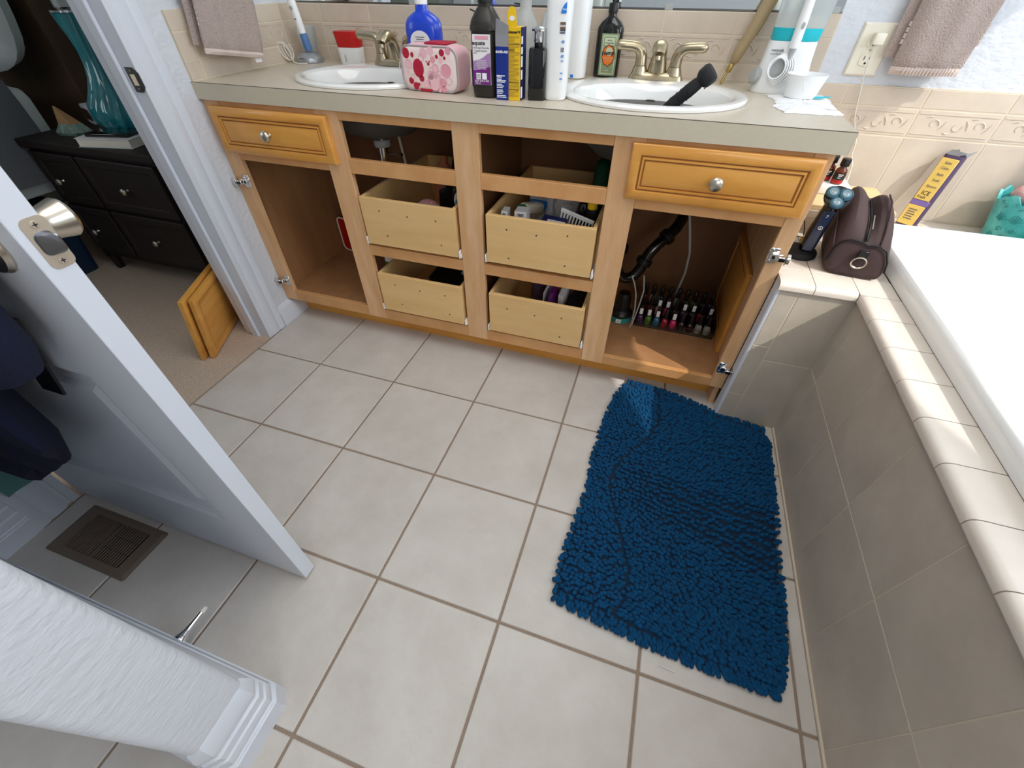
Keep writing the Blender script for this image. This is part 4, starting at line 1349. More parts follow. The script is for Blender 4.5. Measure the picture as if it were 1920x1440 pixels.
# ------------------------------------------------------------------ inside the vanity
def pipe_nut(parent, p, r, mat, d=(0, 0, 1)):
    mx = Matrix.Translation(p) @ V(d).to_track_quat('Z', 'Y').to_matrix().to_4x4()
    return G().loft([[(r * math.cos(rad(a)) * k, r * math.sin(rad(a)) * k, z) for a in range(0, 360, 30)] for k, z in ((.9, -.012), (1, -.009), (1, .009), (.9, .012))], mx=mx).build('slip_nut', mat, parent)


t = thing('drain_trap', 'black plastic drain trap curving across the open right cabinet', 'pipe', (0, 0, 0))
p = [(1.058, .472, .722), (1.058, .472, .42), (1.059, .474, .375), (1.066, .480, .345), (1.082, .488, .324), (1.104, .498, .316), (1.126, .508, .326), (1.142, .518, .352), (1.152, .526, .385), (1.164, .534, .415), (1.184, .550, .440), (1.208, .572, .460), (1.232, .598, .485), (1.248, .635, .512), (1.254, .675, .526), (1.255, .767, .530)]
G().tube(p, .020, 12).build('pipe', 'black_gloss', t)
pipe_nut(t, V((1.150, .524, .380)), .029, 'black', (.35, .25, 1))
pipe_nut(t, V((1.208, .572, .460)), .029, 'black', (1, .95, .85))
pipe_nut(t, V((1.058, .472, .44)), .030, 'black')
G().lathe([(.04, 0), (.036, .004)], n=20, mx=at(1.255, .7695, .53) @ FACE_Y).build('wall_flange', 'black', t)
tag(G().tube([(1.225, .545, .720), (1.245, .555, .60), (1.275, .570, .50), (1.302, .600, .40), (1.312, .635, .30), (1.300, .665, .1370)], .0045, 8).build('supply_tube', 'grey_plastic'), 'pale supply tube dropping behind the nail polish in the right cabinet', 'tube')
tag(G().tube([(1.120, .440, .36), (1.135, .440, .33), (1.148, .442, .29), (1.156, .445, .23), (1.157, .448, .15), (1.152, .446, .1345), (1.160, .444, .16), (1.168, .442, .24), (1.172, .440, .31), (1.160, .438, .37)], .0026, 6).build('charging_cord', 'grey_plastic'), 'thin white looped cord hanging left of the nail polish organizer', 'cord')
t = thing('drain_trap', 'chrome and black drain pipe seen through the top left drawer opening', 'pipe', (0, 0, 0))
G().tube([(.172, .472, .722), (.172, .472, .625)], .0165, 16).build('tailpiece', 'chrome', t)
pipe_nut(t, V((.172, .472, .618)), .026, 'black')
G().tube([(.170, .472, .612), (.169, .472, .50), (.166, .485, .462), (.162, .515, .448), (.160, .56, .460), (.160, .62, .47), (.160, .768, .47)], .0195, 12).build('pipe', 'black_gloss', t)
G().tube([(.180, .474, .665), (.215, .474, .668), (.245, .474, .664)], .003, 6).build('lift_arm', 'steel_dark', t)
G().tube([(.236, .468, .664), (.236, .482, .664)], .008, 8).build('clamp', 'chrome', t)
pipe_nut(t, V((.172, .472, .700)), .030, 'grey_plastic')
tag(G().tube([(.135, .64, .72), (.137, .66, .60), (.14, .68, .45), (.138, .70, .132)], .005, 8).build('supply_tube', 'cable_white'), 'white supply tube behind the chrome drain of the left basin', 'tube')

t = thing('drawer_front', 'honey coloured raised panel front stored upright against the inner right wall', 'drawer front', (1.4845, .405, .1297), rad(-90))
front_panel(t, -.355, 0, 0, .318, -.0145, 0, 'panel')

org = thing('polish_organizer', 'clear acrylic tiered organizer full of nail polish bottles', 'organizer', (1.165, .478, .1296))
g = G().box(0, .296, 0, .150, 0, .003)
for x0, x1, y0, y1, z1 in ((0, .296, 0, .0022, .028), (0, .0022, .0022, .150, .060), (.2938, .296, .0022, .150, .060), (0.0024, .2936, .148, .150, .075)):
    g.box(x0, x1, y0, y1, .0031, z1)
g.box(.0024, .2936, .048, .097, .003, .022).box(.0024, .2936, .0972, .1478, .003, .042)
g.build('tray', 'clear', org, False)
cols = ['polish_purple', 'polish_green', 'polish_blue', 'polish_red', 'polish_pink', 'polish_dark', 'polish_dark', 'polish_clear', 'polish_clear',
        'polish_dark', 'polish_red', 'polish_nude', 'polish_pink', 'polish_dark', 'polish_purple', 'polish_dark', 'polish_red', 'polish_dark',
        'polish_red', 'polish_nude', 'polish_blue', 'polish_dark', 'polish_clear', 'polish_dark', 'polish_green', 'polish_dark', 'polish_purple']
cname = {'polish_purple': 'purple', 'polish_green': 'green', 'polish_blue': 'blue', 'polish_red': 'red', 'polish_pink': 'pink', 'polish_dark': 'dark', 'polish_clear': 'clear', 'polish_nude': 'beige'}
whitecap = {0, 1, 2, 11, 12, 4, 14, 15, 17}
order = ('front', 'middle', 'back')
protos = {}
for i, m in enumerate(cols):
    row, k = divmod(i, 9)
    wc = i in whitecap
    loc = (1.165 + .020 + k * .0315, .478 + .025 + row * .049, .1296 + (.0032, .0222, .0422)[row])
    lab = '%s %s nail polish, %s from the left in the %s organizer row' % (cname[m], 'white-capped' if wc else 'black-capped', ('first', 'second', 'third', 'fourth', 'fifth', 'sixth', 'seventh', 'eighth', 'last')[k], order[row])
    key = (m, wc)
    if key in protos:
        o = copy_tree(protos[key])
        o.location = loc
        o['label'] = lab
    else:
        o = thing('nail_polish', lab, 'nail polish', loc, 0, 'nail polish bottles in the clear organizer')
        protos[key] = o
        G().loft([sup(a, a, z, 3, 14) for a, z in ((.0115, 0), (.0125, .002), (.0125, .028), (.0105, .033), (.006, .036), (.0058, .039))]).build('bottle', m, o)
        G().loft([sup(a, a, z, 2, 14) for a, z in ((.0090, .0392), (.0085, .055), (.0068, .078), (.0055, .080))]).build('cap', 'black', o)
        if wc:
            BX(-.0062, .0062, -.0106, -.0078, .043, .069, .0012).build('cap_label', 'white_plastic', o)
    o.rotation_euler = (0, 0, rad(random.uniform(-8, 8)))
t = thing('product_jar', 'black round jar with teal base beside the organizer', 'jar', (1.108, .508, .1296))
G().lathe([(.041, 0), (.043, .002), (.043, .026)], n=28).build('base', 'teal_dark', t)
G().lathe([(.044, .0262), (.045, .028), (.044, .036), (.030, .050), (.028, .105), (.022, .120), (.008, .124)], n=28).build('lid', 'black', t)
BX(-.012, .008, -.0455, -.0425, .006, .022).build('label', 'label_white', t, False)
text('lettering', '34', .010, at(-.002, -.0457, .014) @ FACE_Y, 'ink', t)

t = thing('red_case', 'red hard case with pale rim and dark handle at the back of the left cabinet', 'case', (-.222, .690, .1297), rad(-12))
G().loft([[(x, y, z) for x, z, _ in rrect(-.070, .070, 0, .165, .022, 0)] for y in (-.030, .028)]).build('case', 'red_cap', t)
G().tube([(x, -.031, z) for x, z, _ in rrect(-.070, .070, .0045, .165, .022, 0)], .004, 6, True).build('rim', 'cable_white', t)
G().tube([(.0, -.0325, .105), (.004, -.045, .095), (.010, -.047, .06), (.012, -.0325, .045)], .006, 8).build('handle', 'steel_dark', t)
for k, (x, y, lab, c) in enumerate(((.085, .50, 'white bottle with green label beside the lower left drawer', 'green_plastic'), (.135, .53, 'dark bottle behind the lower left drawer side', 'black'))):
    t = bottle('cleaner_bottle', lab, 'bottle', (x, y, .1297), [(.024, .018, 0), (.025, .019, .004), (.025, .019, .115), (.012, .012, .135), (.012, .012, .14)], 'black' if k else 'white_plastic', 3)
    BX(-.018, .018, -.0205, -.018, .04, .09).build('label', c if not k else 'ink_soft', t, False)
    cap(t, .0135, .1402, .16, c)


def small_box(name, label, cat, loc, s, mat, rz=0, rot=None, group=None, top=None):
    t = thing(name, label, cat, loc, rad(rz), group, rot)
    BX(-s[0] / 2, s[0] / 2, -s[1] / 2, s[1] / 2, 0, s[2], .0008).build('box', mat, t, False)
    if top:
        BX(-s[0] / 2 + .002, s[0] / 2 - .002, -s[1] / 2 - .0006, -s[1] / 2 + .0003, s[2] * .4, s[2] * .62).build('label_band', top, t, False)
    return t


# upper left drawer
zb = .4414
t = bottle('sunscreen_bottle', 'peach plastic bottle leaning in the upper left drawer', 'bottle', (.330, .565, zb + .006), [(.030, .016, 0), (.034, .018, .01), (.034, .018, .13), (.022, .012, .17), (.012, .011, .178), (.012, .011, .20)], 'peach', 2.5)
t.rotation_euler = (rad(-6), rad(7), 0)
t = bottle('vanity_pouch', 'dark maroon rounded pouch at the back of the upper left drawer', 'pouch', (.435, .650, zb), [(.078, .045, 0), (.082, .05, .03), (.082, .05, .14), (.07, .04, .185), (.035, .018, .200)], 'maroon', 3)
t = bottle('wash_bottle', 'dark bottle with teal oval label in the upper left drawer', 'bottle', (.486, .420, zb + .012), [(.028, .018, 0), (.030, .020, .004), (.030, .020, .135), (.026, .016, .150), (.014, .012, .156), (.013, .012, .166)], 'black', 2.5, rz=rad(8))
g = G()
disc(g, 0, .108, .030, -.0208, 20, .66)
g.build('label_rim', 'label_white', t, False)
disc(g := G(), 0, .098, .018, -.0215, 18, .9)
g.build('label', 'teal_label', t, False)
text('lettering', 'body', .008, at(0, -.0215, .126) @ FACE_Y, 'ink', t)
t = thing('striped_cloth', 'red and white striped cloth bundled in the upper left drawer', 'cloth', (.392, .350, zb + .040))
rg = []
for i in range(9):
    ph = math.pi * (i + .1) / 8.2
    rg.append([(.050 * math.sin(ph) * math.cos(2 * math.pi * j / 20) * (1 + .08 * math.sin(j * 3)), .038 * math.sin(ph) * math.sin(2 * math.pi * j / 20), .045 - .045 * math.cos(ph)) for j in range(20)])
G().loft(rg).build('cloth', 'red_stripe', t)
t = thing('hair_brush', 'black paddle hairbrush lying behind the striped cloth', 'brush', (.395, .505, zb + .062), rot=(rad(40), rad(0), rad(30)))
G().loft([sup(.035, .010, z, 2.6, 20) if z < .09 else sup(.010, .008, z, 2, 20) for z in (-.05, -.04, .0, .06, .085, .10, .18)]).build('brush', 'black_rubber', t)
t = thing('dark_case', 'flat dark case filling the floor of the upper left drawer', 'case', (.290, .420, zb), rad(5))
BX(-.045, .045, -.08, .08, 0, .030, .004).build('case', 'ink', t)

# upper right drawer
zb = .4454
t = small_box('small_carton', 'narrow white carton printed with digits in the upper right drawer', 'box', (.692, .305, zb), (.020, .040, .148), 'label_white', 4)
text('lettering', '02', .010, at(0, -.0203, .138) @ FACE_Y, 'ink', t, bold=.0004)
t = small_box('medicine_carton', 'white carton with a red line in the upper right drawer', 'box', (.744, .315, zb), (.040, .045, .150), 'label_white', 2)
BX(-.0195, .0195, -.0232, -.0224, .124, .127).build('red_line', 'red_cap', t, False)
text('lettering', 'TEST', .010, at(0, -.0230, .139) @ FACE_Y, 'ink', t, bold=.0003)
t = thing('white_funnel', 'white plastic pump cup with narrow neck in the upper right drawer', 'cup', (.822, .375, zb + .040))
G().lathe([(.040, 0), (.042, .004), (.044, .060), (.040, .066), (.014, .072), (.0135, .080), (.0165, .082), (.0165, .096), (.012, .098), (.0115, .122), (.016, .124), (.016, .136), (.012, .138)], n=28).build('body', 'silver_plastic', t)
t = bottle('green_cap_bottle', 'pale bottle with bright green cap lying in the upper right drawer', 'bottle', (.722, .410, zb + .115), [(.020, .016, 0), (.022, .018, .01), (.022, .018, .09), (.013, .012, .10)], 'cream_plastic', 3)
t.rotation_euler = (rad(-105), 0, rad(-20))
cap(t, .0135, -.024, -.0005, 'green_plastic')
t = small_box('pale_box', 'white and blue box standing behind the green capped bottle', 'box', (.752, .540, zb + .002), (.085, .030, .165), 'grey_box', -6, None, None, 'sky_blue')
t = small_box('grey_booklet', 'grey printed box leaning at the back of the upper right drawer', 'box', (.840, .520, zb + .004), (.090, .020, .160), 'grey_box', 4, (rad(-8), 0, rad(4)))
text('lettering', 'CARE', .014, at(.01, -.0105, .10) @ FACE_Y, 'ink_soft', t)
t = bottle('black_pouch', 'black shiny pouch slumped at the right of the upper right drawer', 'pouch', (.922, .470, zb), [(.036, .055, 0), (.040, .06, .02), (.036, .055, .10), (.022, .04, .145), (.010, .02, .150)], 'black_gloss', 2.6)
t = bottle('yellow_tube', 'yellow capped tube tipped against the right wall of the drawer', 'tube', (.955, .380, zb + .03), [(.016, .011, 0), (.018, .013, .01), (.017, .013, .09), (.018, .006, .125)], 'black', 3)
cap(t, .0155, .1252, .152, 'yellow')
t = thing('white_comb', 'white comb with wide teeth lying near the front of the upper right drawer', 'comb', (.915, .328, zb + .125), rot=(rad(12), rad(14), rad(-4)))
BX(-.055, .055, -.003, .003, .018, .030, .001).build('spine', 'white_plastic', t, False)
for k in range(11):
    BX(-.052 + k * .0103, -.0475 + k * .0103, -.002, .002, -.014, .0178).build('tooth', 'white_plastic', t, False)
t = small_box('navy_pack', 'flat navy and white packet lying at the front of the upper right drawer', 'packet', (.850, .300, zb + .118), (.075, .060, .012), 'navy_print', 3, (rad(14), rad(4), 0))
BX(-.020, .036, -.028, .010, .0121, .0128).build('label', 'label_white', t, False)
t = bottle('dark_green_bag', 'dark green bag rising from the back of the upper right drawer', 'bag', (.948, .600, zb), [(.026, .06, 0), (.028, .065, .02), (.030, .06, .17), (.026, .04, .225), (.012, .02, .240)], 'dark_green', 3)
# lower drawers
t = small_box('black_case', 'black zip case in the lower left drawer', 'case', (.420, .500, .1604), (.17, .26, .095), 'black', 3)
t = thing('clear_clip', 'small clear plastic clip on the black case in the lower left drawer', 'clip', (.470, .430, .2562))
G().loft([sup(a, a * .7, z, 2, 14) for a, z in ((.012, 0), (.014, .004), (.006, .018), (.010, .026), (.003, .03))]).build('clip', 'frost', t)
t = bottle('purple_pouch', 'purple patterned pouch in the lower right drawer', 'pouch', (.848, .400, .1604), [(.020, .05, 0), (.022, .055, .01), (.018, .05, .09), (.008, .03, .115)], 'purple', 2.6)
for k, (x, lab) in enumerate(((.822, 'thin white divider left of the purple pouch'), (.888, 'white card standing right of the purple pouch'))):
    small_box('divider_card', lab, 'card', (x, .430, .1604), (.0022 if k == 0 else .020, .16, .125), 'label_white', 0)
t = bottle('violet_bag', 'dark violet bag behind the white divider in the lower right drawer', 'bag', (.775, .500, .1604), [(.034, .06, 0), (.036, .065, .01), (.032, .055, .09), (.018, .03, .105)], 'plum', 2.6)
t = small_box('dark_box', 'dark box at the right end of the lower right drawer', 'box', (.940, .470, .1604), (.055, .24, .085), 'ink', 0)

# ------------------------------------------------------------------ rug
rug = thing('bath_rug', 'blue shaggy chenille bath rug on the tile floor', 'rug', (1.40, -.18, .0006))
Lp = [(1.196, .270), (1.162, .182), (1.144, .064), (1.132, -.109), (1.139, -.212), (1.124, -.373), (1.112, -.48), (1.114, -.572)]
Rp = [(1.664, .180), (1.676, .120), (1.670, .009), (1.662, -.149), (1.655, -.369), (1.646, -.497), (1.636, -.56), (1.624, -.612)]
Lv = [0, .11, .25, .45, .57, .76, .89, 1.0]


def pl(P, v):
    for i in range(len(Lv) - 1):
        if v <= Lv[i + 1] or i == len(Lv) - 2:
            f = (v - Lv[i]) / (Lv[i + 1] - Lv[i])
            return (P[i][0] + (P[i + 1][0] - P[i][0]) * f, P[i][1] + (P[i + 1][1] - P[i][1]) * f)


def on_rug(u, v):
    a, b = pl(Lp, v), pl(Rp, v)
    x, y = a[0] + (b[0] - a[0]) * u, a[1] + (b[1] - a[1]) * u
    y += (.018 * math.sin(math.pi * min(1, u * 1.6)) * max(0, 1 - v * 5)) - .010 * math.sin(math.pi * u) * max(0, v * 4 - 3)
    h = .0035 * math.sin(x * 21 + y * 9) + .003 * math.sin(y * 30 + 1.3 + 3 * x)
    return x - 1.40, y + .18, .004 + max(0, h)


NU, NV = 26, 40
g = G()
rg = []
vs = [on_rug(i / NU, j / NV) for j in range(NV + 1) for i in range(NU + 1)]
fs = [(j * (NU + 1) + i, j * (NU + 1) + i + 1, (j + 1) * (NU + 1) + i + 1, (j + 1) * (NU + 1) + i) for j in range(NV) for i in range(NU)]
g.add(vs, fs)
o = g.build('backing', 'rug_back', rug)
so = o.modifiers.new('thick', 'SOLIDIFY')
so.thickness = .0035
so.offset = -1
random.seed(21)
ring = [(math.cos(2 * math.pi * k / 6), math.sin(2 * math.pi * k / 6)) for k in range(6)]
prof = [(.5, 0), (.95, .2), (1.0, .5), (.88, .78), (.50, .95), (.08, 1.0)]
g = G()
NU, NV = 46, 74
for j in range(NV + 1):
    for i in range(NU + 1):
        u = min(1, max(0, (i + (.5 if j % 2 else 0) + random.uniform(-.25, .25)) / NU))
        v = min(1, max(0, (j + random.uniform(-.25, .25)) / NV))
        x, y, z = on_rug(u, v)
        a = math.pi + .5 * math.sin(y * 14) + random.uniform(-.6, .6) if u < .22 + .1 * math.sin(v * 9) else (-.35 + .7 * math.sin(x * 9 + y * 7) + random.uniform(-.55, .55))
        if v > .965:
            a = -math.pi / 2 + random.uniform(-.4, .4)
        if v < .025:
            a = math.pi / 2 + random.uniform(-.4, .4)
        tilt = random.uniform(.55, .95)
        if u < .02 or u > .98 or v > .97 or v < .03:
            tilt = random.uniform(.15, .4)
        d = V((math.cos(a) * math.cos(tilt), math.sin(a) * math.cos(tilt), math.sin(tilt)))
        s1 = d.orthogonal().normalized()
        s2 = d.cross(s1)
        L = random.uniform(.0145, .0175)
        r = random.uniform(.0058, .0070)
        b = V((x, y, z + .0005))
        rings = [[b + d * (L * t) + (s1 * c + s2 * s) * (r * k) for c, s in ring] for k, t in prof]
        g.loft(rings, cap0=False)
me = bpy.data.meshes.new('pile')
me.from_pydata([tuple(p) for p in g.v], [], g.f)
me.polygons.foreach_set('use_smooth', [True] * len(me.polygons))
me.materials.append(MATS['rug_blue'])
o = obj('pile', me, rug)
o['kind'] = 'stuff'
BX(-.020, .014, -.0006, .0006, 0, .0012).build('care_label', 'label_white', rug, False).matrix_local = at(-.005, -.4585, .003) @ Matrix.Rotation(rad(-6), 4, 'Z')

# ------------------------------------------------------------------ door, its hardware and what hangs on it
door = struct(thing('door_1', 'white two-panel bathroom door standing open', None, (0, 0, 0)))
DX0, DX1, DY0, DY1, DZ0, DZ1 = -.316, .4955, -.7275, -.6945, .010, 2.03
BX(.376, DX1, DY0, DY1, DZ0, DZ1, .001).build('stile', 'paint_smooth', door, False)
BX(DX0, -.197, DY0, DY1, DZ0, DZ1, .001).build('stile', 'paint_smooth', door, False)
for z0, z1 in ((DZ0, .240), (.688, .850), (1.90, DZ1)):
    BX(-.1968, .3758, DY0 + .0002, DY1 - .0002, z0, z1).build('rail', 'paint_smooth', door, False)
for z0, z1 in ((.240, .688), (.850, 1.90)):
    m = (DY0 + DY1) / 2
    pr = [(0, 0), (.002, .005), (.010, .0125), (.018, .0135), (.044, .0135), (.058, .008)]
    g = G().loft(rect_rings(-.1968, .3758, z0, z1, [(i, DY0 + y) for i, y in pr]), cap0=False)
    g.loft(rect_rings(-.1968, .3758, z0, z1, [(i, DY1 - y) for i, y in pr]), cap0=False)
    g.build('panel', 'paint_smooth', door, False)
lp = BX(0, 0, 0, 0, 0, 0)
lp = G().loft([[(x, y, z) for y, z, _ in rrect(-.7178, -.6922, .8800, .9375, .0075, 0)] for x in (DX1 - .0005, DX1 + .0012)]).build('latch_plate', 'plate_tan', door)
g = G()
rr = [(y, z) for y, z, _ in rrect(-.7150, -.6955, .8955, .9215, .007, 0)]
g.loft([[(DX1 + .0010, y, z) for y, z in rr], [(DX1 + .0016, y, z) for y, z in rr]])
rr = [(y, z) for y, z, _ in rrect(-.7138, -.6965, .8970, .9200, .006, 0)]
g.loft([[(DX1 + .0016, y, z) for y, z in rr], [(DX1 + .0030 + max(0, (y + .7138)) * .52, y, z) for y, z in rr], [(DX1 + .0036 + max(0, (y + .7138)) * .52, -.7052 + (y + .7052) * .86, .9085 + (z - .9085) * .86) for y, z in rr]])
g.build('latch_bolt', 'bolt_steel', lp)
g = G()
for z in (.888, .9295):
    g.box(DX1 + .0024, DX1 + .0028, -.7076, -.7024, z - .0005, z + .0005).box(DX1 + .0024, DX1 + .0028, -.7055, -.7045, z - .0026, z + .0026)
g.build('screw_slots', 'ink', lp, False)['kind'] = 'stuff'
for z in (.888, .9295):
    g = G().lathe([(.0043, 0), (.0043, .0008), (.0038, .0012)], n=16, mx=at(DX1 + .0012, -.705, z) @ Matrix.Rotation(rad(90), 4, 'Y'))
    g.build('screw', 'plate_tan', lp)
KX, KZ = .430, .906
for yy, s in ((DY1, 1), (DY0, -1)):
    mx = at(KX, yy, KZ) @ Matrix.Rotation(rad(-90 * s), 4, 'X')
    ro = G().lathe([(.032, 0), (.033, .003), (.030, .008), (.022, .010)], n=32, mx=mx).build('rosette', 'satin', door)
    G().lathe([(.012, .010), (.0125, .014), (.0165, .018), (.0190, .028), (.0225, .044), (.0235, .049), (.021, .053), (.010, .055), (.001, .0555)], n=32, mx=mx).build('knob', 'satin', ro)

t = thing('bath_robe', 'navy bath robe hanging on the inner face of the white door', 'robe', (0, 0, 0))


def robe_fr(u, o, z):
    f = max(0, min(1, (z - .34) / 1.2))
    zz = z + (1 - f) * (.30 * max(0, (u + .02)) / .40 + .02 * math.sin(u * 30))
    return (.015 + u * (1 - .2 * f), -.7355 - .035 - o - .030 * (1 - f), zz)


cloth('body', 'navy', t, robe_fr, .50, .34, 1.62, .050, lambda u, z: .010 * math.sin(u * 26 + z) + .006 * math.sin(u * 60), nz=20, nu=30)
rg = []
for z, cx, cy, hw, hd in ((.735, .355, -.785, .020, .018), (.745, .367, -.787, .045, .030), (.79, .385, -.788, .055, .036), (.86, .385, -.788, .060, .038), (.95, .36, -.782, .062, .038), (1.1, .32, -.78, .07, .038), (1.4, .22, -.775, .08, .035)):
    rg.append(sup(hw, hd, z, 2.4, 20, cx, cy))
G().loft(rg).build('sleeve', 'navy', t)
rg = [[(.262 + .5 * (z - .63) + dx, -.738 + dy, z) for dx, dy in ((-.025, 0), (.025, 0), (.025, -.004), (-.025, -.004))] for z in (.632, .70, .80)]
G().loft(rg).build('belt_loop', 'black', t, False)
G().loft([sup(.012, .006, z, 2, 12, .325 + .2 * (z - .72), -.752) for z in (.722, .730, .76, .78)]).build('white_tag', 'linen', t)
t = thing('green_towel', 'narrow grey green towel hanging by the door hinge above the baseboard', 'towel', (0, 0, 0))
cloth('cloth', 'green_cloth', t, lambda u, o, z: (-.268 + o, -.795 + u, z), .070, .165, .80, .014, lambda u, z: .003 * math.sin(u * 90), nz=10, nu=10)

# floor register
t = thing('floor_register', 'brown metal floor vent with two banks of slots', 'vent', (-.0955, -.812, .0004))
g = G().loft([rrect(-.142, .142, -.069, .069, .006, 0), rrect(-.142, .142, -.069, .069, .006, .002), rrect(-.132, .132, -.059, .059, .005, .0055)], cap1=False)
g.loft([rrect(-.132, .132, -.059, .059, .005, .0055), rrect(-.100, .100, -.049, .049, .003, .0050), rrect(-.100, .100, -.049, .049, .003, .0012)], cap0=False)
g.build('frame', 'vent_brown', t)
BX(-.098, -.002, -.048, .048, .0014, .0020).build('damper', 'damper_brown', t, False)
BX(.002, .098, -.048, .048, .0014, .0020).build('opening', 'vent_black', t, False)  # black sheet under the slats paints in the shade of the open slots
BX(-.003, .003, -.0485, .0485, .0026, .0056).build('divider', 'vent_brown', t, False)
s0 = None
for x0 in (-.096, .008):
    for k in range(11):
        if s0 is None:
            s0 = BX(-.0019, .0019, -.048, .048, .0026, .0054, .0005).build('slat', 'vent_brown', t, False)
            o = s0
        else:
            o = obj('slat', s0.data, t)
        o.location = (x0 + k * .0084, 0, 0)
for y in (-.016, .016):
    BX(.006, .097, y - .0012, y + .0012, .0022, .0048).build('cross_bar', 'vent_black', t, False)
t = thing('door_stop', 'chrome tapered door stop with white rubber tip on the baseboard', 'door stop', (.335, -.9388, .050))
mx = Matrix.Rotation(rad(-90), 4, 'X')
G().lathe([(.0135, 0), (.0135, .002), (.0110, .008), (.0075, .018), (.0052, .034), (.0045, .050), (.0045, .060)], n=20, mx=mx).build('shaft', 'chrome', t)
G().lathe([(.0058, .0602), (.0060, .064), (.0056, .072), (.003, .074)], n=16, mx=mx).build('tip', 'cable_white', t)

# ------------------------------------------------------------------ bedroom seen through the doorway
fb = struct(BX(-3.7, -.3105, -3.1, .76, -.08, .003).build('floor_bedroom', 'carpet', smooth=False))
struct(BX(-3.8, -.452, .762, .90, 0, 2.45).build('wall_bedroom_back', 'bed_wall', smooth=False))
struct(BX(-3.8, -3.7, -3.1, .762, 0, 2.45).build('wall_bedroom_left', 'bed_wall', smooth=False))
struct(BX(-3.8, -.435, -3.2, -3.1, 0, 2.45).build('wall_bedroom_front', 'bed_wall', smooth=False))
struct(BX(-3.8, -.452, -3.2, .9, 2.45, 2.55).build('ceiling_bedroom', 'ceiling_paint', smooth=False))
struct(BX(-.4485, -.4355, .083, .160, .004, 2.06, .002).build('trim_5', 'paint_smooth', smooth=False))

dvec = V((-.42, .907, 0)).normalized()
nvec = V((.907, .42, 0)).normalized()
for k, off in enumerate((0, -.034)):
    t = thing('drawer_front', ('honey coloured raised panel front leaning nearest the white door jamb', 'honey coloured panel front leaning behind another by the door jamb')[k], 'drawer front', (0, 0, 0), 0, 'loose drawer fronts in the doorway')
    B = V((-.420, -.108, .0045)) + nvec * off + dvec * (-.008 * k)
    R3 = Matrix((dvec, -nvec, V((0, 0, 1)))).transposed().to_4x4()
    t.matrix_world = Matrix.Translation(B) @ R3 @ Matrix.Rotation(rad(10), 4, 'X')
    front_panel(t, 0, .40, 0, .272, -.001, .019, 'panel')

ns = thing('nightstand', 'dark brown nightstand with four small drawers and silver knobs', 'nightstand', (-1.15, .50, .0034))
BX(-.370, .370, -.190, .200, .080, .585, .003).build('carcass', 'dark_wood', ns, False)
BX(-.385, .385, -.212, .205, .5852, .616, .004).build('top', 'dark_wood', ns, False)
for x in (-.345, .345):
    for y in (-.170, .180):
        G().loft([sup(.020, .020, z, 5, 16) if z else sup(.015, .015, z, 5, 16) for z in (0, .0795)]).build('leg', 'dark_wood', ns).location = (x, y, 0)
for x0, x1, kx in ((-.355, -.095, -.262), (-.080, .355, .125)):
    for z0, z1 in ((.355, .570), (.120, .340)):
        dr = G().loft(rect_rings(x0, x1, z0, z1, [(0, -.190), (0, -.206), (.006, -.209), (.030, -.209), (.036, -.203), (.045, -.203)])).build('drawer', 'dark_wood', ns, False)
        knob(dr, kx, -.2035, (z0 + z1) / 2 - .008, .014)

t = thing('table_lamp', 'aqua ribbed glass table lamp on the dark nightstand', 'lamp', (-1.125, .520, .6515))
BX(-.075, .075, -.075, .075, -.0315, -.0145, .004).build('foot', 'black', t, False)
rg = []
for z, r in ((-.014, .060), (-.008, .075), (.012, .100), (.045, .112), (.085, .104), (.130, .075), (.175, .052), (.220, .041), (.265, .038), (.305, .042), (.345, .050), (.370, .054), (.372, .050)):
    rg.append([(r * (1 + .035 * math.cos(k * math.pi / 2)) * math.cos(2 * math.pi * k / 64 + z * 1.6), r * (1 + .035 * math.cos(k * math.pi / 2)) * math.sin(2 * math.pi * k / 64 + z * 1.6), z) for k in range(64)])
G().loft(rg).build('glass_base', 'aqua_glass', t)
G().lathe([(.055, .3722), (.055, .378), (.030, .384), (.026, .386)], n=24).build('collar', 'chrome', t)
G().loft([[(x, y, z) for x, y, _ in rrect(-.024, .024, -.024, .024, .004, 0, 2)] for z in (.3862, .48)]).build('neck', 'chrome', t)
G().lathe([(.16, .52), (.20, .50), (.155, .76), (.15, .76)], n=32, cap0=False, cap1=False).build('lamp_shade', 'linen', t)
G().tube([(0, 0, .4802), (0, 0, .70)], .006, 8).build('stem', 'chrome', t)

t = thing('book', 'thick cream paged book lying on the nightstand', 'book', (-1.035, .372, .6199), rad(12))
BX(-.115, .115, -.060, .060, .0025, .030, .001).build('pages', 'paper', t, False)
BX(-.118, .118, -.063, .063, .0302, .0328, .0005).build('cover', 'label_white', t, False)
BX(-.118, .118, -.063, .063, 0, .0023, .0005).build('cover', 'linen', t, False)
t = thing('tablet', 'black tablet lying on top of the thick book', 'tablet', (-1.025, .375, .6530), rad(15))
BX(-.095, .085, -.040, .042, 0, .012, .003).build('body', 'black_gloss', t)
t = thing('alarm_clock', 'small white framed alarm clock behind the lamp', 'clock', (-1.455, .600, .6199), rad(-20))
G().loft([[(x, y, z) for x, z, _ in rrect(-.055, .055, 0, .075, .014, 0)] for y in (-.020, .020)]).build('case', 'white_plastic', t)
BX(-.042, .042, -.0225, -.0198, .014, .060, .002).build('face', 'maroon', t)
t = thing('geode', 'small pointed stone with orange tip and speckled green base', 'stone', (-1.345, .425, .6199), rad(15))
G().loft([[(.078 * math.cos(rad(a)) * k, .050 * math.sin(rad(a)) * k, z) for a in (10, 95, 170, 215, 300)] for k, z in ((.9, 0), (1, .012), (.62, .042))]).build('base', 'stone_green', t, False)
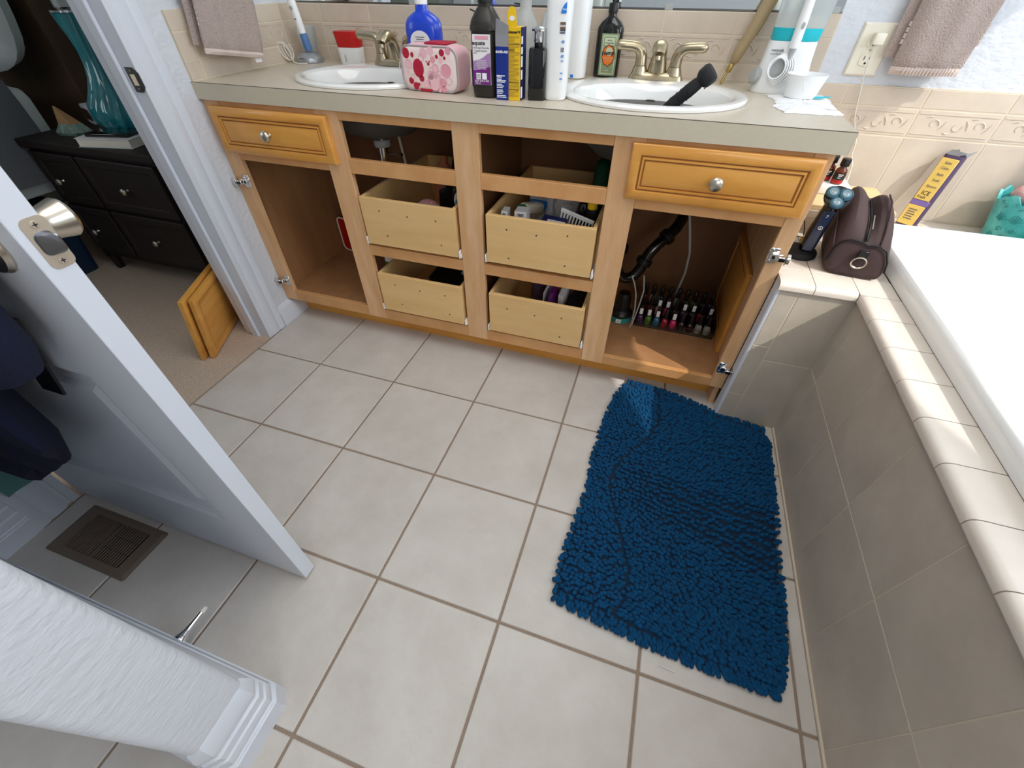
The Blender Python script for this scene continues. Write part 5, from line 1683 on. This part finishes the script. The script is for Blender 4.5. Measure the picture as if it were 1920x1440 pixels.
G().loft([[(.078 * math.cos(rad(a)) * k - (.62 - k) * .05, .050 * math.sin(rad(a)) * k, z) for a in (10, 95, 170, 215, 300)] for k, z in ((.62, .0422), (.05, .105))]).build('tip', 'stone_orange', t, False)

bed = thing('bed', 'bed with dark wooden headboard beyond the nightstand', 'bed', (-2.4, -.30, .0034))
BX(-.83, .80, -1.15, .78, .375, .44, .01).build('base', 'linen', bed, False)
for x in (-.78, .75):
    for y in (-1.10, .72):
        BX(x - .03, x + .03, y - .03, y + .03, 0, .3748).build('leg', 'dark_wood', bed, False)
BX(-.84, .815, -1.16, .79, .4402, .775, .05).build('mattress', 'linen', bed)
G().loft([[(x, y, z) for y, z, _ in rrect(-1.17, .72, .7755, .83, .025, 0)] for x in (-.80, .80)]).build('blanket_top', 'blanket', bed)
rg = []
for z, x in ((.435, .862), (.47, .858), (.60, .850), (.72, .845), (.80, .832), (.832, .80)):
    rg.append([(x + .010 * math.sin(y * 9 + z * 5), y, z) for y in [-1.17 + 1.88 * k / 30 for k in range(31)]] + [(min(x - .022, .79), y, z - .004) for y in [.71 - 1.88 * k / 30 for k in range(31)]])
G().loft(rg).build('blanket_side', 'blanket', bed)
BX(-.90, .688, .985, 1.05, .2, 1.40, .006).build('headboard', 'head_wood', bed, False)
BX(.690, .840, .965, 1.055, 0, 1.45, .006).build('headboard_post', 'head_wood', bed, False)
for k, (x, z, rx, lab) in enumerate(((-1.87, .95, 78, 'white pillow propped against the dark headboard'),)):
    p = thing('pillow', lab, 'pillow', (x, .545, 1.005), rot=(rad(rx), 0, 0))
    G().loft([sup(.33 * s, .20 * s2, z2, 3, 28) for s, s2, z2 in ((.72, .6, -.075), (.93, .88, -.045), (1, 1, 0), (.93, .88, .045), (.72, .6, .075))]).build('pillow', 'linen', p)
t = thing('storage_bin', 'dark blue storage bin pushed under the edge of the bed', 'bin', (-1.86, .05, .0034))
G().loft([rrect(-.27, .27, -.24, .24, .03, 0), rrect(-.29, .29, -.26, .26, .03, .33)]).build('bin', 'bin_blue', t)
BX(-.30, .30, -.27, .27, .3302, .345, .004).build('lid', 'bin_blue', t, False)

for o in bpy.data.objects:
    if o.parent is not None and o.name.split('.')[0] in ('print_line', 'lettering', 'dots', 'dot_outlines'):
        pass
